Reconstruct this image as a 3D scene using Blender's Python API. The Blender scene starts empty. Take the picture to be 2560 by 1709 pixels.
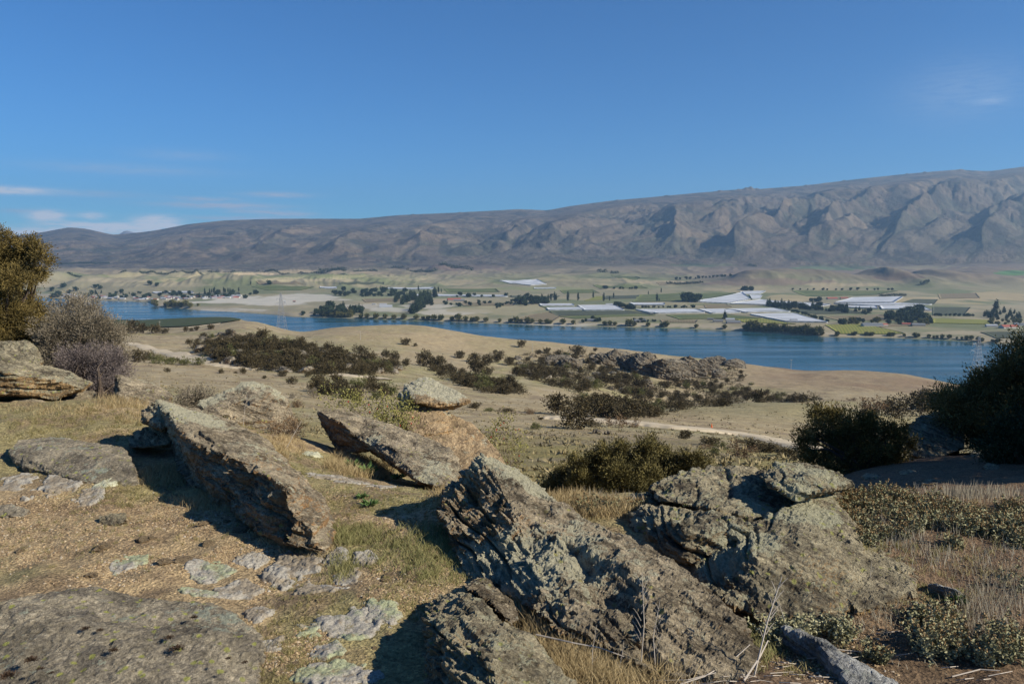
import bpy, bmesh, math, random
import numpy as np
from mathutils import Vector, Matrix
C = bpy.context.scene.collection
random.seed(7); RNG = np.random.default_rng(7)

# ------------------------------------------------------------------ camera
F = 1991.0; CX, CY = 1280.0, 854.5; EYE = 180.0
PITCH = math.atan((CY - 640.0) / F); SP, CP = math.sin(PITCH), math.cos(PITCH)
cam = bpy.data.cameras.new('camera'); co = bpy.data.objects.new('camera', cam); C.objects.link(co)
cam.sensor_width = 36; cam.lens = 36 * F / 2560; cam.clip_start = 0.05; cam.clip_end = 90000
co.location = (0, 0, EYE); co.rotation_euler = (math.pi / 2 - PITCH, 0, 0)
sc = bpy.context.scene; sc.camera = co
sc.view_settings.view_transform = 'Standard'; sc.view_settings.look = 'None'
sc.view_settings.exposure = 0.50; sc.view_settings.gamma = 1.0
sc.render.resolution_x = 1024; sc.render.resolution_y = 683

# ------------------------------------------------------------------ sun and sky
SUN_EL = math.radians(31); SUN_AZ = math.radians(112)      # azimuth clockwise from +Y (view direction)
sd = Vector((math.sin(SUN_AZ) * math.cos(SUN_EL), math.cos(SUN_AZ) * math.cos(SUN_EL), math.sin(SUN_EL)))
sl = bpy.data.lights.new('sun', 'SUN'); sl.energy = 5.0; sl.angle = math.radians(0.5); sl.color = (1.0, 0.91, 0.75)
so = bpy.data.objects.new('sun', sl); C.objects.link(so); so.rotation_euler = sd.to_track_quat('Z', 'Y').to_euler()
world = bpy.data.worlds.new('World'); sc.world = world; world.use_nodes = True
wt = world.node_tree; wn = wt.nodes; wl = wt.links; wn.clear()

def nd(nt, typ, **kw):
    n = nt.nodes.new(typ)
    for k, v in kw.items():
        if k.startswith('i_'): n.inputs[int(k[2:])].default_value = v
        else: setattr(n, k, v)
    return n
def mth(nt, op, a, b=None, c=None, clamp=False):
    n = nt.nodes.new('ShaderNodeMath'); n.operation = op; n.use_clamp = clamp
    for i, v in enumerate((a, b, c)):
        if v is None: continue
        if isinstance(v, (int, float)): n.inputs[i].default_value = v
        else: nt.links.new(v, n.inputs[i])
    return n.outputs[0]

sky = nd(wt, 'ShaderNodeTexSky', sky_type='NISHITA'); sky.sun_disc = False
sky.sun_elevation = SUN_EL; sky.sun_rotation = SUN_AZ; sky.altitude = 900; sky.air_density = 1.0; sky.dust_density = 0.1; sky.ozone_density = 2.2
tc = nd(wt, 'ShaderNodeTexCoord'); sep = nd(wt, 'ShaderNodeSeparateXYZ'); wl.new(tc.outputs['Generated'], sep.inputs[0])
az = mth(wt, 'ARCTAN2', sep.outputs[0], sep.outputs[1]); el = mth(wt, 'ARCSINE', sep.outputs[2])
cmb = nd(wt, 'ShaderNodeCombineXYZ'); wl.new(mth(wt, 'MULTIPLY', az, 9.0), cmb.inputs[0]); wl.new(mth(wt, 'MULTIPLY', el, 60.0), cmb.inputs[1])
nz = nd(wt, 'ShaderNodeTexNoise'); nz.inputs['Scale'].default_value = 5.5; nz.inputs['Detail'].default_value = 7; nz.inputs['Roughness'].default_value = 0.6; nz.inputs['Distortion'].default_value = 0.3
wl.new(cmb.outputs[0], nz.inputs['Vector'])
def gaus(u, v, wu, wv, a):     # a cloud in the sky at a direction: centre, widths, strength
    a0 = math.atan2((u - CX) / F, 1.0); e0 = math.atan((640 - v) / F) * math.cos(a0)
    x = mth(wt, 'DIVIDE', mth(wt, 'SUBTRACT', az, a0), wu / F); y = mth(wt, 'DIVIDE', mth(wt, 'SUBTRACT', el, e0), wv / F)
    r = mth(wt, 'ADD', mth(wt, 'MULTIPLY', x, x), mth(wt, 'MULTIPLY', y, y))
    return mth(wt, 'MULTIPLY', mth(wt, 'EXPONENT', mth(wt, 'MULTIPLY', r, -1.0)), a)
def summ(lst):
    s = lst[0]
    for q in lst[1:]: s = mth(wt, 'ADD', s, q)
    return s
white = summ([gaus(130, 541, 30, 10, 1.3), gaus(240, 541, 24, 7, .7), gaus(60, 582, 150, 8, .8), gaus(330, 573, 150, 11, .95),
              gaus(400, 556, 42, 13, 1.1), gaus(20, 478, 90, 7, 1.0), gaus(2450, 263, 25, 7, .14), gaus(230, 562, 70, 5, .5)])
grey = summ([gaus(560, 516, 130, 7, .9), gaus(700, 490, 70, 6, .75), gaus(520, 500, 70, 5, .6), gaus(730, 536, 60, 6, .7), gaus(620, 548, 150, 6, .6),
             gaus(260, 488, 90, 7, .35), gaus(330, 428, 180, 12, .3), gaus(470, 395, 100, 12, .22), gaus(2380, 240, 120, 60, .2), gaus(640, 531, 60, 5, .6), gaus(80,530,50,5,.5)])
nv = mth(wt, 'MULTIPLY', mth(wt, 'SUBTRACT', nz.outputs['Fac'], 0.20), 2.8, clamp=True)
mw = mth(wt, 'MULTIPLY', mth(wt, 'MULTIPLY', white, nv), 1.5, clamp=True); mg = mth(wt, 'MULTIPLY', mth(wt, 'MULTIPLY', grey, nv), 1.3, clamp=True)
SKY_S = 0.056
bri = nd(wt, 'ShaderNodeMix', data_type='RGBA'); wl.new(sky.outputs[0], bri.inputs['A']); wl.new(mg, bri.inputs['Factor'])
bri.inputs['B'].default_value = (5.6, 7.0, 9.2, 1)
br2 = nd(wt, 'ShaderNodeMix', data_type='RGBA'); wl.new(bri.outputs['Result'], br2.inputs['A']); wl.new(mw, br2.inputs['Factor'])
br2.inputs['B'].default_value = (9.2, 10.2, 11.6, 1)
tint = nd(wt, 'ShaderNodeMix', data_type='RGBA', blend_type='MULTIPLY'); tint.inputs['Factor'].default_value = 1; tint.inputs['B'].default_value = (.36, .88, 1.42, 1); wl.new(sky.outputs[0], tint.inputs['A']); wl.new(tint.outputs['Result'], bri.inputs['A'])
bg = nd(wt, 'ShaderNodeBackground'); bg.inputs['Strength'].default_value = SKY_S; wl.new(br2.outputs['Result'], bg.inputs['Color'])
wo = nd(wt, 'ShaderNodeOutputWorld'); wl.new(bg.outputs[0], wo.inputs['Surface'])

# ------------------------------------------------------------------ tags
def tag(o, label=None, cat=None, group=None, kind=None):
    if label: o['label'] = label
    if cat: o['category'] = cat
    if group: o['group'] = group
    if kind: o['kind'] = kind
    return o
def empty(name, loc=(0, 0, 0), rz=0, s=1):
    o = bpy.data.objects.new(name, None); C.objects.link(o); o.location = loc; o.rotation_euler = (0, 0, rz)
    o.scale = (s, s, s) if isinstance(s, (int, float)) else s
    return o

# ------------------------------------------------------------------ noise
def _h(x, y, z, seed):
    n = (x * np.int64(374761393) + y * np.int64(668265263) + z * np.int64(2147483647) + np.int64(seed) * np.int64(1274126177)) & np.int64(0xffffffff)
    n = ((n ^ (n >> 13)) * np.int64(1103515245)) & np.int64(0xffffffff)
    n = ((n ^ (n >> 16)) * np.int64(668265263)) & np.int64(0xffffffff)
    return ((n ^ (n >> 15)) & np.int64(0xffff)) / 32767.5 - 1.0
def vnoise(x, y, z=None, seed=0):
    x = np.asarray(x, float); y = np.asarray(y, float)
    ix = np.floor(x).astype(np.int64); iy = np.floor(y).astype(np.int64); fx = x - ix; fy = y - iy
    ux = fx * fx * (3 - 2 * fx); uy = fy * fy * (3 - 2 * fy)
    if z is None:
        a = _h(ix, iy, 0, seed); b = _h(ix + 1, iy, 0, seed); c = _h(ix, iy + 1, 0, seed); d = _h(ix + 1, iy + 1, 0, seed)
        return (a * (1 - ux) + b * ux) * (1 - uy) + (c * (1 - ux) + d * ux) * uy
    iz = np.floor(z).astype(np.int64); fz = z - iz; uz = fz * fz * (3 - 2 * fz)
    r = 0
    for k in (0, 1):
        a = _h(ix, iy, iz + k, seed); b = _h(ix + 1, iy, iz + k, seed); c = _h(ix, iy + 1, iz + k, seed); d = _h(ix + 1, iy + 1, iz + k, seed)
        r = r + ((a * (1 - ux) + b * ux) * (1 - uy) + (c * (1 - ux) + d * ux) * uy) * (uz if k else 1 - uz)
    return r
def fbm(x, y, z=None, o=4, seed=0, g=0.5):
    s = 0; a = 1; t = 0
    for i in range(o):
        f = 2.03 ** i
        s = s + a * vnoise(x * f + i * 17.3, y * f - i * 9.1, None if z is None else z * f + i * 5.7, seed + i); t += a; a *= g
    return s / t * 1.5
def ridged(x, y, z=None, o=4, seed=0):
    s = 0; a = 1; t = 0
    for i in range(o):
        f = 2.07 ** i
        s = s + a * (1 - 2 * np.abs(vnoise(x * f + i * 11.3, y * f - i * 7.7, None if z is None else z * f + i * 3.1, seed + i))); t += a; a *= .5
    return s / t
def sstep(a, b, x):
    t = np.clip((x - a) / (b - a), 0, 1); return t * t * (3 - 2 * t)

# ------------------------------------------------------------------ pixel rays
def ray(u, v):
    dx = (u - CX) / F; dy = (CY - v) / F; den = CP + dy * SP
    return dx / den, (-SP + dy * CP) / den      # x/y, z/y
def P(u, v, Y):
    s, q = ray(u, v); return Vector((s * Y, Y, EYE + q * Y))

# ------------------------------------------------------------------ the land: layers of (u, v) or (u, z) at a depth
SG = np.concatenate([np.linspace(-2, -.72, 70)[:-1], np.linspace(-.72, .72, 1151), np.linspace(.72, 2, 70)[1:]])
def geo(a, b, st): n = int(math.log(b / a) / st); return list(np.exp(np.linspace(math.log(a), math.log(b), n, endpoint=False)))
YG = np.array(geo(1.2, 16, .0075) + geo(16, 1200, .010) + geo(1200, 6500, .0055) + geo(6500, 13500, .0032) + [13500.])
LAY = []
def lay(Y, v=None, z=None, sm=14):
    """one layer: depth Y (number or {u: Y}) and either image rows {u: v} or heights {u: z}"""
    us = np.array(sorted((v or z).keys()), float)
    if v: k = [ray(u, v[u]) for u in us]; s = np.array([a[0] for a in k]); q = np.array([a[1] for a in k])
    else: s = (us - CX) / F
    if isinstance(Y, dict):
        yu = np.array(sorted(Y.keys()), float); Yc = np.interp(SG, (yu - CX) / F, [Y[a] for a in yu])
    else: Yc = np.full(SG.shape, float(Y))
    if v: qc = np.interp(SG, s, q)
    else: qc = (np.interp(SG, s, [z[u] for u in us]) - EYE) / Yc
    if sm:
        k = np.exp(-0.5 * (np.arange(-3 * sm, 3 * sm + 1) / sm) ** 2); k /= k.sum()
        n = 3 * sm
        qc = np.convolve(np.pad(qc, n, mode='edge'), k, 'valid')
        if isinstance(Y, dict): Yc = np.convolve(np.pad(Yc, n, mode='edge'), k, 'valid')
    LAY.append((Yc, qc))
def zz(zv): return {0: zv}
lay(1.1, z=zz(178.4)); lay(1.8, z=zz(178.4)); lay(3, z=zz(178.4))
lay(5.3, z={0: 178.4, 1000: 178.35, 2000: 178.38, 2560: 178.4})
lay(8.5, v={-400: 1000, 0: 1003, 300: 1008, 500: 1040, 700: 1090, 850: 1130, 1000: 1185, 1300: 1240, 1500: 1252, 1900: 1235, 2300: 1205, 2560: 1195})
lay(14, v={-400: 975, 0: 985, 300: 1005, 500: 1060, 700: 1150, 850: 1200, 1000: 1240, 1300: 1270, 1500: 1275, 1900: 1235, 2100: 1190, 2300: 1138, 2560: 1125, 3000: 1100})
lay(25, v={0: 1040, 300: 1080, 500: 1130, 700: 1200, 1000: 1235, 1300: 1240, 1500: 1250, 1900: 1225, 2100: 1190, 2300: 1150, 2560: 1135})
lay(50, v={0: 1080, 300: 1080, 500: 1090, 700: 1115, 1000: 1140, 1300: 1150, 1600: 1145, 1900: 1150, 2300: 1160})
lay(110, v={0: 985, 300: 980, 500: 985, 700: 1005, 1000: 1040, 1300: 1055, 1500: 1065, 1700: 1075, 1900: 1095, 2100: 1120, 2300: 1130})
lay(170, v={0: 935, 300: 940, 500: 950, 700: 965, 1000: 990, 1300: 1015, 1600: 1028, 1800: 1040, 1900: 1050, 2100: 1075, 2300: 1090})
lay(240, v={0: 905, 300: 905, 500: 920, 700: 930, 850: 935, 1000: 950, 1150: 970, 1300: 985, 1450: 1003, 1600: 1022, 1750: 1012, 1900: 1006, 2050: 1007, 2250: 1040, 2400: 1060, 2560: 1070})
lay(310, v={0: 880, 300: 885, 460: 888, 540: 862, 620: 850, 700: 852, 800: 868, 900: 895, 1000: 918, 1150: 945, 1300: 960, 1450: 978, 1600: 1022, 1750: 1035, 1900: 1030, 2100: 1025, 2300: 1035})
lay(400, v={0: 858, 300: 860, 480: 866, 600: 866, 700: 872, 850: 880, 1000: 905, 1200: 925, 1450: 945, 1600: 975, 1750: 1000, 1900: 995, 2100: 992, 2300: 1002})
lay(520, v={0: 832, 300: 836, 480: 838, 600: 830, 700: 850, 850: 848, 1000: 862, 1150: 880, 1300: 900, 1450: 905, 1600: 915, 1750: 940, 1850: 945, 2000: 955, 2200: 965, 2400: 985, 2600: 1010})
lay(690, v={0: 806, 300: 822, 400: 824, 480: 816, 560: 806, 600: 800, 650: 806, 700: 822, 750: 834, 820: 822, 900: 815, 980: 812, 1050: 815, 1200: 839, 1350: 855, 1450: 864, 1550: 872, 1700: 892, 1800: 902, 1880: 911, 2000: 926, 2150: 926, 2250: 931, 2380: 957, 2560: 990}, sm=8)
lay({0: 1000, 640: 950, 760: 860, 2560: 860}, v={0: 790, 270: 799, 340: 802, 440: 797, 520: 794, 590: 794, 640: 812, 700: 845, 760: 880, 900: 880, 1100: 880, 1300: 900, 1500: 930, 1900: 970, 2560: 1040}, sm=8)
lay({0: 1500, 560: 1500, 680: 1150, 2560: 1120}, z=zz(-8.0))
def v2Y(v, z): return (EYE - z) / (-ray(1280, v)[1])
shore = {-400: 741, 0: 741, 126: 745, 375: 755, 385: 768, 445: 770, 475: 774, 678: 785, 728: 791, 900: 797, 1030: 801, 1336: 812, 1700: 821, 1852: 827, 2062: 841, 2235: 844, 2503: 858, 3000: 880}
sh = {u: v2Y(v, 0) for u, v in shore.items()}
lay({u: y * .97 for u, y in sh.items()}, z=zz(-9.0), sm=3)
lay({u: y * 1.002 for u, y in sh.items()}, z=zz(1.0), sm=3)
lay({u: y * 1.014 for u, y in sh.items()}, z={0: 3, 600: 8, 1200: 7, 2560: 8}, sm=3)
lay({u: y * 1.07 + 20 for u, y in sh.items()}, z={0: 6, 600: 13, 1200: 13, 2560: 14}, sm=5)
lay({-200: 4000, 130: 3850, 400: 3640, 600: 3560}, z={0: 18, 600: 20, 2560: 22})
lay({-200: 4450, 130: 4300, 400: 4100, 600: 4050}, v={-300: 692, 0: 692, 300: 690, 600: 690, 800: 697, 1000: 705, 1200: 708, 1400: 703, 1600: 702, 1720: 713, 1800: 700, 1900: 692, 2000: 690, 2150: 700, 2250: 712, 2400: 705, 2560: 700}, sm=10)
lay(5000, v={0: 686, 300: 685, 600: 686, 1000: 690, 1300: 690, 1500: 685, 1700: 692, 1850: 688, 1950: 682, 2100: 686, 2300: 692, 2450: 676, 2560: 680}, sm=10)
lay(6400, v={0: 672, 600: 676, 1000: 672, 1300: 668, 1600: 665, 1900: 668, 2150: 668, 2300: 665, 2560: 660})
SKYL = {-500: 560, -100: 600, 33: 590, 110: 580, 172: 568, 215: 572, 283: 587, 330: 583, 383: 577, 430: 568, 467: 561, 560: 551, 690: 547, 900: 547, 992: 538, 1150: 531, 1298: 523, 1367: 526, 1428: 515, 1528: 502, 1660: 490, 1794: 478, 1850: 474, 1870: 470, 1890: 474, 2005: 465, 2158: 446, 2300: 432, 2388: 425, 2472: 429, 2560: 417, 2900: 400, 3400: 420}
def lerpv(f): return {u: 668 + (v - 668) * f for u, v in SKYL.items()}
lay(7600, v=lerpv(.24), sm=8); lay(9000, v=lerpv(.56), sm=6); lay(10400, v=lerpv(.86), sm=5); lay(11500, v=lerpv(1.0), sm=3)
lay(13600, v=lerpv(.72), sm=5)

def build_q():
    Yk = np.array([l[0] for l in LAY]); Qk = np.array([l[1] for l in LAY]); Lk = np.log(Yk)
    h = np.diff(Lk, axis=0); d = np.diff(Qk, axis=0) / h
    m = np.zeros_like(Qk); w = (d[:-1] * d[1:] > 0)
    m[1:-1] = np.where(w, 2 * d[:-1] * d[1:] / np.where(w, d[:-1] + d[1:], 1), 0)      # harmonic mean: no overshoot
    m[0] = d[0]; m[-1] = d[-1]
    ly = np.log(YG)[:, None] * np.ones((1, len(SG)))
    q = np.zeros_like(ly)
    for i in range(len(LAY) - 1):
        k = (ly >= Lk[i]) & ((ly < Lk[i + 1]) | (i == len(LAY) - 2))
        t = (ly - Lk[i]) / h[i]; t = np.clip(t, 0, 1)
        v = (2 * t**3 - 3 * t**2 + 1) * Qk[i] + (t**3 - 2 * t**2 + t) * h[i] * m[i] + (-2 * t**3 + 3 * t**2) * Qk[i + 1] + (t**3 - t**2) * h[i] * m[i + 1]
        q = np.where(k, v, q)
    return q
QG = build_q()
XG = SG[None, :] * YG[:, None]; YY = YG[:, None] * np.ones_like(XG)
ZG = EYE + QG * YY
ub = CX + SG[None, :] * F + 0 * YY      # approximate image column
def rows_(y0, y1, fn, xs=None):
    r = np.where((YG >= y0) & (YG <= y1))[0]; o = np.zeros(XG.shape); sl_ = slice(r[0], r[-1] + 1)
    o[sl_] = fn(XG[sl_], YY[sl_]); return o
# near lumps
ZG += rows_(1, 42, lambda X, Y: (0.05 * fbm(X * .9, Y * .9, o=3, seed=3) + 0.018 * fbm(X * 5, Y * 5, o=3, seed=5)) * sstep(40, 10, Y) * sstep(1.0, 2.2, Y))
def midn(X, Y):
    mid = sstep(20, 60, Y) * sstep(1000, 650, Y)
    return mid * (0.0035 * np.minimum(Y, 330) * fbm(X / 40, Y / 40, o=3, seed=11) + 0.10 * fbm(X / 5, Y / 5, o=3, seed=12))
ZG += rows_(19, 1010, midn)
def valn(X, Y):
    roll = sstep(3600, 4000, Y)
    g = ridged(X / 210 + .6 * vnoise(X / 500, Y / 400, seed=2), Y / 700, o=4, seed=21)
    return sstep(1400, 1700, Y) * sstep(7000, 6000, Y) * (roll * (8 * fbm(X / 300, Y / 300, o=4, seed=20) + (15 + 30 * sstep(-100, -1000, X)) * (g - .3)) + (1 - roll) * 1.0 * fbm(X / 120, Y / 120, o=3, seed=22))
ZG += sstep(3, 14, ZG) * rows_(1390, 7000, valn)
for (u_, y_, wx_, wy_, h_) in ((2230, 4250, 190, 330, 70), (2330, 4400, 150, 300, 45), (1990, 4300, 330, 250, 40), (1880, 4150, 200, 200, 26), (1090, 6000, 160, 250, 45), (2500, 4000, 200, 200, 22)):
    x_ = (u_ - CX) / F * y_; dxx = XG - x_; ZG += (YY > 3300) * h_ * np.exp(-(np.where(dxx < 0, dxx / (wx_ * .45), dxx / wx_)) ** 2 - ((YY - y_) / wy_) ** 2)
# mountains: spurs and ravines running down towards the lake and to the left
def spur(X, Y, out=0):
    xx, yy = X / 1000, Y / 1000
    E = sstep(6200, 8200, Y) * (1 - .97 * sstep(9300, 11300, Y))
    c1 = xx * .80 - yy * .60; c2 = xx * .60 + yy * .80
    wx = fbm(xx / 1.9, yy / 1.9, o=4, seed=31) * .55; wy = fbm(xx / 1.9 + 9, yy / 1.9, o=3, seed=32) * .7
    big = np.abs(fbm(c1 / 1.35 + wx * .8, c2 / 5.5 + wy, o=3, seed=33)) ** .8
    med = np.abs(fbm(c1 / .5 + wx * 2.2, c2 / 1.5 + wy * 2, o=3, seed=34)) ** .8
    if out: return med
    sml = np.abs(fbm(c1 / .17 + wx * 5, c2 / .45 + wy * 5, o=4, seed=35)) * 2 + .35 * ridged(c1 / .08 + wx * 8, c2 / .16 + wy * 8, o=3, seed=37)
    gain = .34 + .42 * sstep(-5000, 5500, X)
    crest = np.exp(-((Y - 11450) / 170) ** 2)
    return E * gain * (230 * (big - .42) + 130 * (med - .3) + 46 * sml + 10 * fbm(xx / .07, yy / .07, o=3, seed=36)) + crest * 6 * np.clip(vnoise(xx / .05, yy / .2, seed=41) * vnoise(xx / .6, yy * 0, seed=43) - .2, 0, 1) * sstep(800, 3500, X)
ZG += rows_(6200, 13600, spur)
_su = np.array(sorted(SKYL)); _sv = np.array([SKYL[k] for k in _su])
def mpt(u, v):
    f = (668 - v) / (668 - np.interp(u, _su, _sv)); Y = float(np.interp(f, [0, .24, .56, .86, 1], [6400, 7600, 9000, 10400, 11300])); return np.array(((u - CX) / F * Y, Y))
SPURS = [([(2600, 440), (2480, 490), (2330, 565), (2180, 650)], 190, 1), ([(2390, 440), (2300, 500), (2215, 560)], 130, .8), ([(2120, 475), (2010, 560), (1890, 610), (1800, 655)], 170, 1), ([(1930, 490), (1850, 545), (1760, 600)], 110, .8), ([(1800, 492), (1700, 570), (1640, 640)], 120, .8), ([(2600, 560), (2500, 600), (2420, 655)], 150, 1),
         ([(1620, 505), (1520, 545), (1420, 580), (1340, 640)], 120, 1), ([(1440, 530), (1330, 580), (1230, 640)], 90, 1), ([(1200, 545), (1100, 590), (1010, 650)], 80, 1), ([(980, 555), (900, 600), (830, 655)], 70, 1), ([(760, 565), (690, 610), (600, 655)], 70, 1), ([(520, 590), (430, 620), (380, 655)], 50, 1), ([(2260, 480), (2200, 520), (2080, 590), (2010, 650)], 130, .8)]
def spurlines(X, Y):
    z = np.zeros(X.shape); wob = 90 * fbm(X / 520, Y / 520, o=3, seed=77)
    for pts, h, wk in SPURS:
        P2 = [mpt(*p) for p in pts]; best = np.full(X.shape, 1e9); sg = np.zeros(X.shape); tt = np.zeros(X.shape); n = len(P2) - 1
        for i in range(n):
            a, c = P2[i], P2[i + 1]; d = c - a; L = np.hypot(*d); t = np.clip(((X - a[0]) * d[0] + (Y - a[1]) * d[1]) / L ** 2, 0, 1)
            ex, ey = X - (a[0] + t * d[0]), Y - (a[1] + t * d[1]); r = np.hypot(ex, ey); s = ex * d[1] - ey * d[0]; k = r < best
            best = np.where(k, r, best); sg = np.where(k, -s, sg); tt = np.where(k, (i + t) / n, tt)
        dd = best * np.sign(sg) + wob      # positive on the sunny right-hand side
        z += 1.7 * h * (.35 + .65 * sstep(0, .25, tt)) * sstep(1.02, .8, tt) * np.where(dd > 0, np.exp(-dd / (430 * wk)), np.exp(dd / (170 * wk)))
    return z
ZG += rows_(6600, 11400, spurlines) * sstep(10950, 10200, YY)
_r = np.where((YG > 8000) & (YG < 11500))[0]; _i = int(np.argmin(abs(YG - 11500))); _lim = EYE + YY[_r] * (QG[_i][None, :] - .0006 - .0000042 * (11500 - YY[_r])); _d = ZG[_r] - _lim
ZG[_r] = _lim - np.log1p(np.exp(np.clip(-_d / 18, -40, 40))) * 18      # spurs stay below the plateau edge
for u_, h_, w_ in ((1870, 46, 34), (1858, 26, 22), (1886, 22, 26), (1794, 20, 26), (1840, 14, 20), (2006, 18, 22), (1662, 16, 30), (2100, 14, 20), (2255, 20, 14), (2298, 26, 14), (2388, 22, 50), (1150, 12, 18), (1034, 12, 20), (1540, 12, 26)):
    x_ = (u_ - CX) / F * 11450; ZG += (YY > 11000) * h_ * np.exp(-((XG - x_) / w_) ** 2 - ((YY - 11460) / 60) ** 2)
med = rows_(6200, 13600, lambda X, Y: spur(X, Y, 1))

def gi(arr, s, Y):
    a = np.interp(s, SG, np.arange(len(SG))); b = np.interp(np.log(np.maximum(Y, 1.21)), np.log(YG), np.arange(len(YG)))
    i = np.clip(np.floor(b).astype(int), 0, len(YG) - 2); j = np.clip(np.floor(a).astype(int), 0, len(SG) - 2); fb = b - i; fa = a - j
    return (arr[i, j] * (1 - fa) + arr[i, j + 1] * fa) * (1 - fb) + (arr[i + 1, j] * (1 - fa) + arr[i + 1, j + 1] * fa) * fb
def ground(x, y):
    y = np.asarray(y, float); x = np.asarray(x, float); yc = np.maximum(y, 1.21)
    return gi(ZG, x / yc, yc)
def hit(u, v, y0=2.0, y1=13000.):
    """first place where the ray through a pixel meets the land"""
    s, q = ray(u, v); Ys = YG[(YG > y0) & (YG < y1)]
    z = gi(ZG, np.full(Ys.shape, s), Ys); d = z - (EYE + q * Ys)
    k = np.where(d >= 0)[0]
    if len(k) == 0: return None
    i = k[0]
    if i == 0: Y = Ys[0]
    else: t = d[i - 1] / (d[i - 1] - d[i]); Y = Ys[i - 1] * (1 - t) + Ys[i] * t
    return Vector((s * Y, Y, float(gi(ZG, s, Y))))

# ------------------------------------------------------------------ mesh helpers
def mesh(name, V, Fc, mat=None, smooth=False, attrs=None, colors=None):
    me = bpy.data.meshes.new(name); V = np.asarray(V, np.float32); Fc = np.asarray(Fc, np.int32)
    me.vertices.add(len(V)); me.vertices.foreach_set('co', V.ravel())
    k = Fc.shape[1]; me.loops.add(Fc.size); me.polygons.add(len(Fc))
    me.loops.foreach_set('vertex_index', Fc.ravel()); me.polygons.foreach_set('loop_start', np.arange(0, Fc.size, k, dtype=np.int32))
    me.update(calc_edges=True)
    if smooth: me.polygons.foreach_set('use_smooth', np.ones(len(Fc), bool))
    if colors is not None:
        a = me.color_attributes.new('col', 'FLOAT_COLOR', 'POINT'); c = np.ones((len(V), 4), np.float32); c[:, :3] = colors; a.data.foreach_set('color', c.ravel())
    for n, arr in (attrs or {}).items():
        a = me.attributes.new(n, 'FLOAT', 'POINT'); a.data.foreach_set('value', np.asarray(arr, np.float32))
    if mat: me.materials.append(mat)
    return me
def obj(name, me, parent=None, loc=None):
    o = bpy.data.objects.new(name, me); C.objects.link(o)
    if parent: o.parent = parent
    if loc is not None: o.location = loc
    return o
def gridfaces(nr, nc):
    i = np.arange(nr * nc).reshape(nr, nc)
    return np.stack([i[:-1, :-1], i[:-1, 1:], i[1:, 1:], i[1:, :-1]], -1).reshape(-1, 4)
class MB:
    def __init__(s): s.v = []; s.f = []
    def box(s, a, b, rot=None, cen=None):
        n = len(s.v)
        for z in (a[2], b[2]):
            for x, y in ((a[0], a[1]), (b[0], a[1]), (b[0], b[1]), (a[0], b[1])): s.v.append((x, y, z))
        for f in ((0, 3, 2, 1), (4, 5, 6, 7), (0, 1, 5, 4), (1, 2, 6, 5), (2, 3, 7, 6), (3, 0, 4, 7)): s.f.append(tuple(n + i for i in f))
    def tube(s, pts, rad, n=6):
        pts = [Vector(p) for p in pts]; base = len(s.v)
        if not isinstance(rad, (list, tuple)): rad = [rad] * len(pts)
        for i, p in enumerate(pts):
            d = (pts[min(i + 1, len(pts) - 1)] - pts[max(i - 1, 0)]).normalized()
            a = d.orthogonal().normalized(); b = d.cross(a)
            for k in range(n):
                t = 2 * math.pi * k / n; s.v.append(tuple(p + (a * math.cos(t) + b * math.sin(t)) * rad[i]))
        for i in range(len(pts) - 1):
            for k in range(n):
                s.f.append((base + i * n + k, base + i * n + (k + 1) % n, base + (i + 1) * n + (k + 1) % n, base + (i + 1) * n + k))
    def build(s, name, mat): 
        me = bpy.data.meshes.new(name); me.from_pydata(s.v, [], s.f); me.update()
        if mat: me.materials.append(mat)
        return me

# ------------------------------------------------------------------ materials
def newmat(name):
    m = bpy.data.materials.new(name); m.use_nodes = True; nt = m.node_tree; nt.nodes.clear()
    o = nd(nt, 'ShaderNodeOutputMaterial'); p = nd(nt, 'ShaderNodeBsdfPrincipled'); nt.links.new(p.outputs[0], o.inputs[0])
    p.inputs['Specular IOR Level'].default_value = 0.2; p.inputs['Roughness'].default_value = .9
    return m, nt, p
def noise(nt, scale, detail=4, rough=.55, vec=None, dist=0):
    n = nd(nt, 'ShaderNodeTexNoise'); n.inputs['Scale'].default_value = scale; n.inputs['Detail'].default_value = detail; n.inputs['Roughness'].default_value = rough; n.inputs['Distortion'].default_value = dist
    if vec is not None: nt.links.new(vec, n.inputs['Vector'])
    return n.outputs['Fac']
def ramp(nt, fac, stops):
    r = nd(nt, 'ShaderNodeValToRGB'); e = r.color_ramp.elements
    while len(e) < len(stops): e.new(0.5)
    for i, (p, c) in enumerate(stops): e[i].position = p; e[i].color = (c, c, c, 1) if isinstance(c, (int, float)) else (*c, 1)
    nt.links.new(fac, r.inputs[0]); return r.outputs[0]
def mix(nt, f, a, b, mode='MIX'):
    n = nd(nt, 'ShaderNodeMix', data_type='RGBA', blend_type=mode)
    for s, v in (('Factor', f), ('A', a), ('B', b)):
        if isinstance(v, (int, float)): n.inputs[s].default_value = v
        elif isinstance(v, tuple): n.inputs[s].default_value = (*v, 1)
        else: nt.links.new(v, n.inputs[s])
    return n.outputs['Result']
def bump(nt, p, h, strength, dist, prev=None):
    b = nd(nt, 'ShaderNodeBump'); b.inputs['Strength'].default_value = strength; b.inputs['Distance'].default_value = dist
    nt.links.new(h, b.inputs['Height'])
    if prev is not None: nt.links.new(prev, b.inputs['Normal'])
    nt.links.new(b.outputs[0], p.inputs['Normal']); return b.outputs[0]
def objvec(nt): return nd(nt, 'ShaderNodeTexCoord').outputs['Object']
def mapv(nt, vec, scale, rot=(0, 0, 0)):
    m = nd(nt, 'ShaderNodeMapping'); m.inputs['Scale'].default_value = scale; m.inputs['Rotation'].default_value = rot
    nt.links.new(vec, m.inputs['Vector']); return m.outputs[0]

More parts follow.
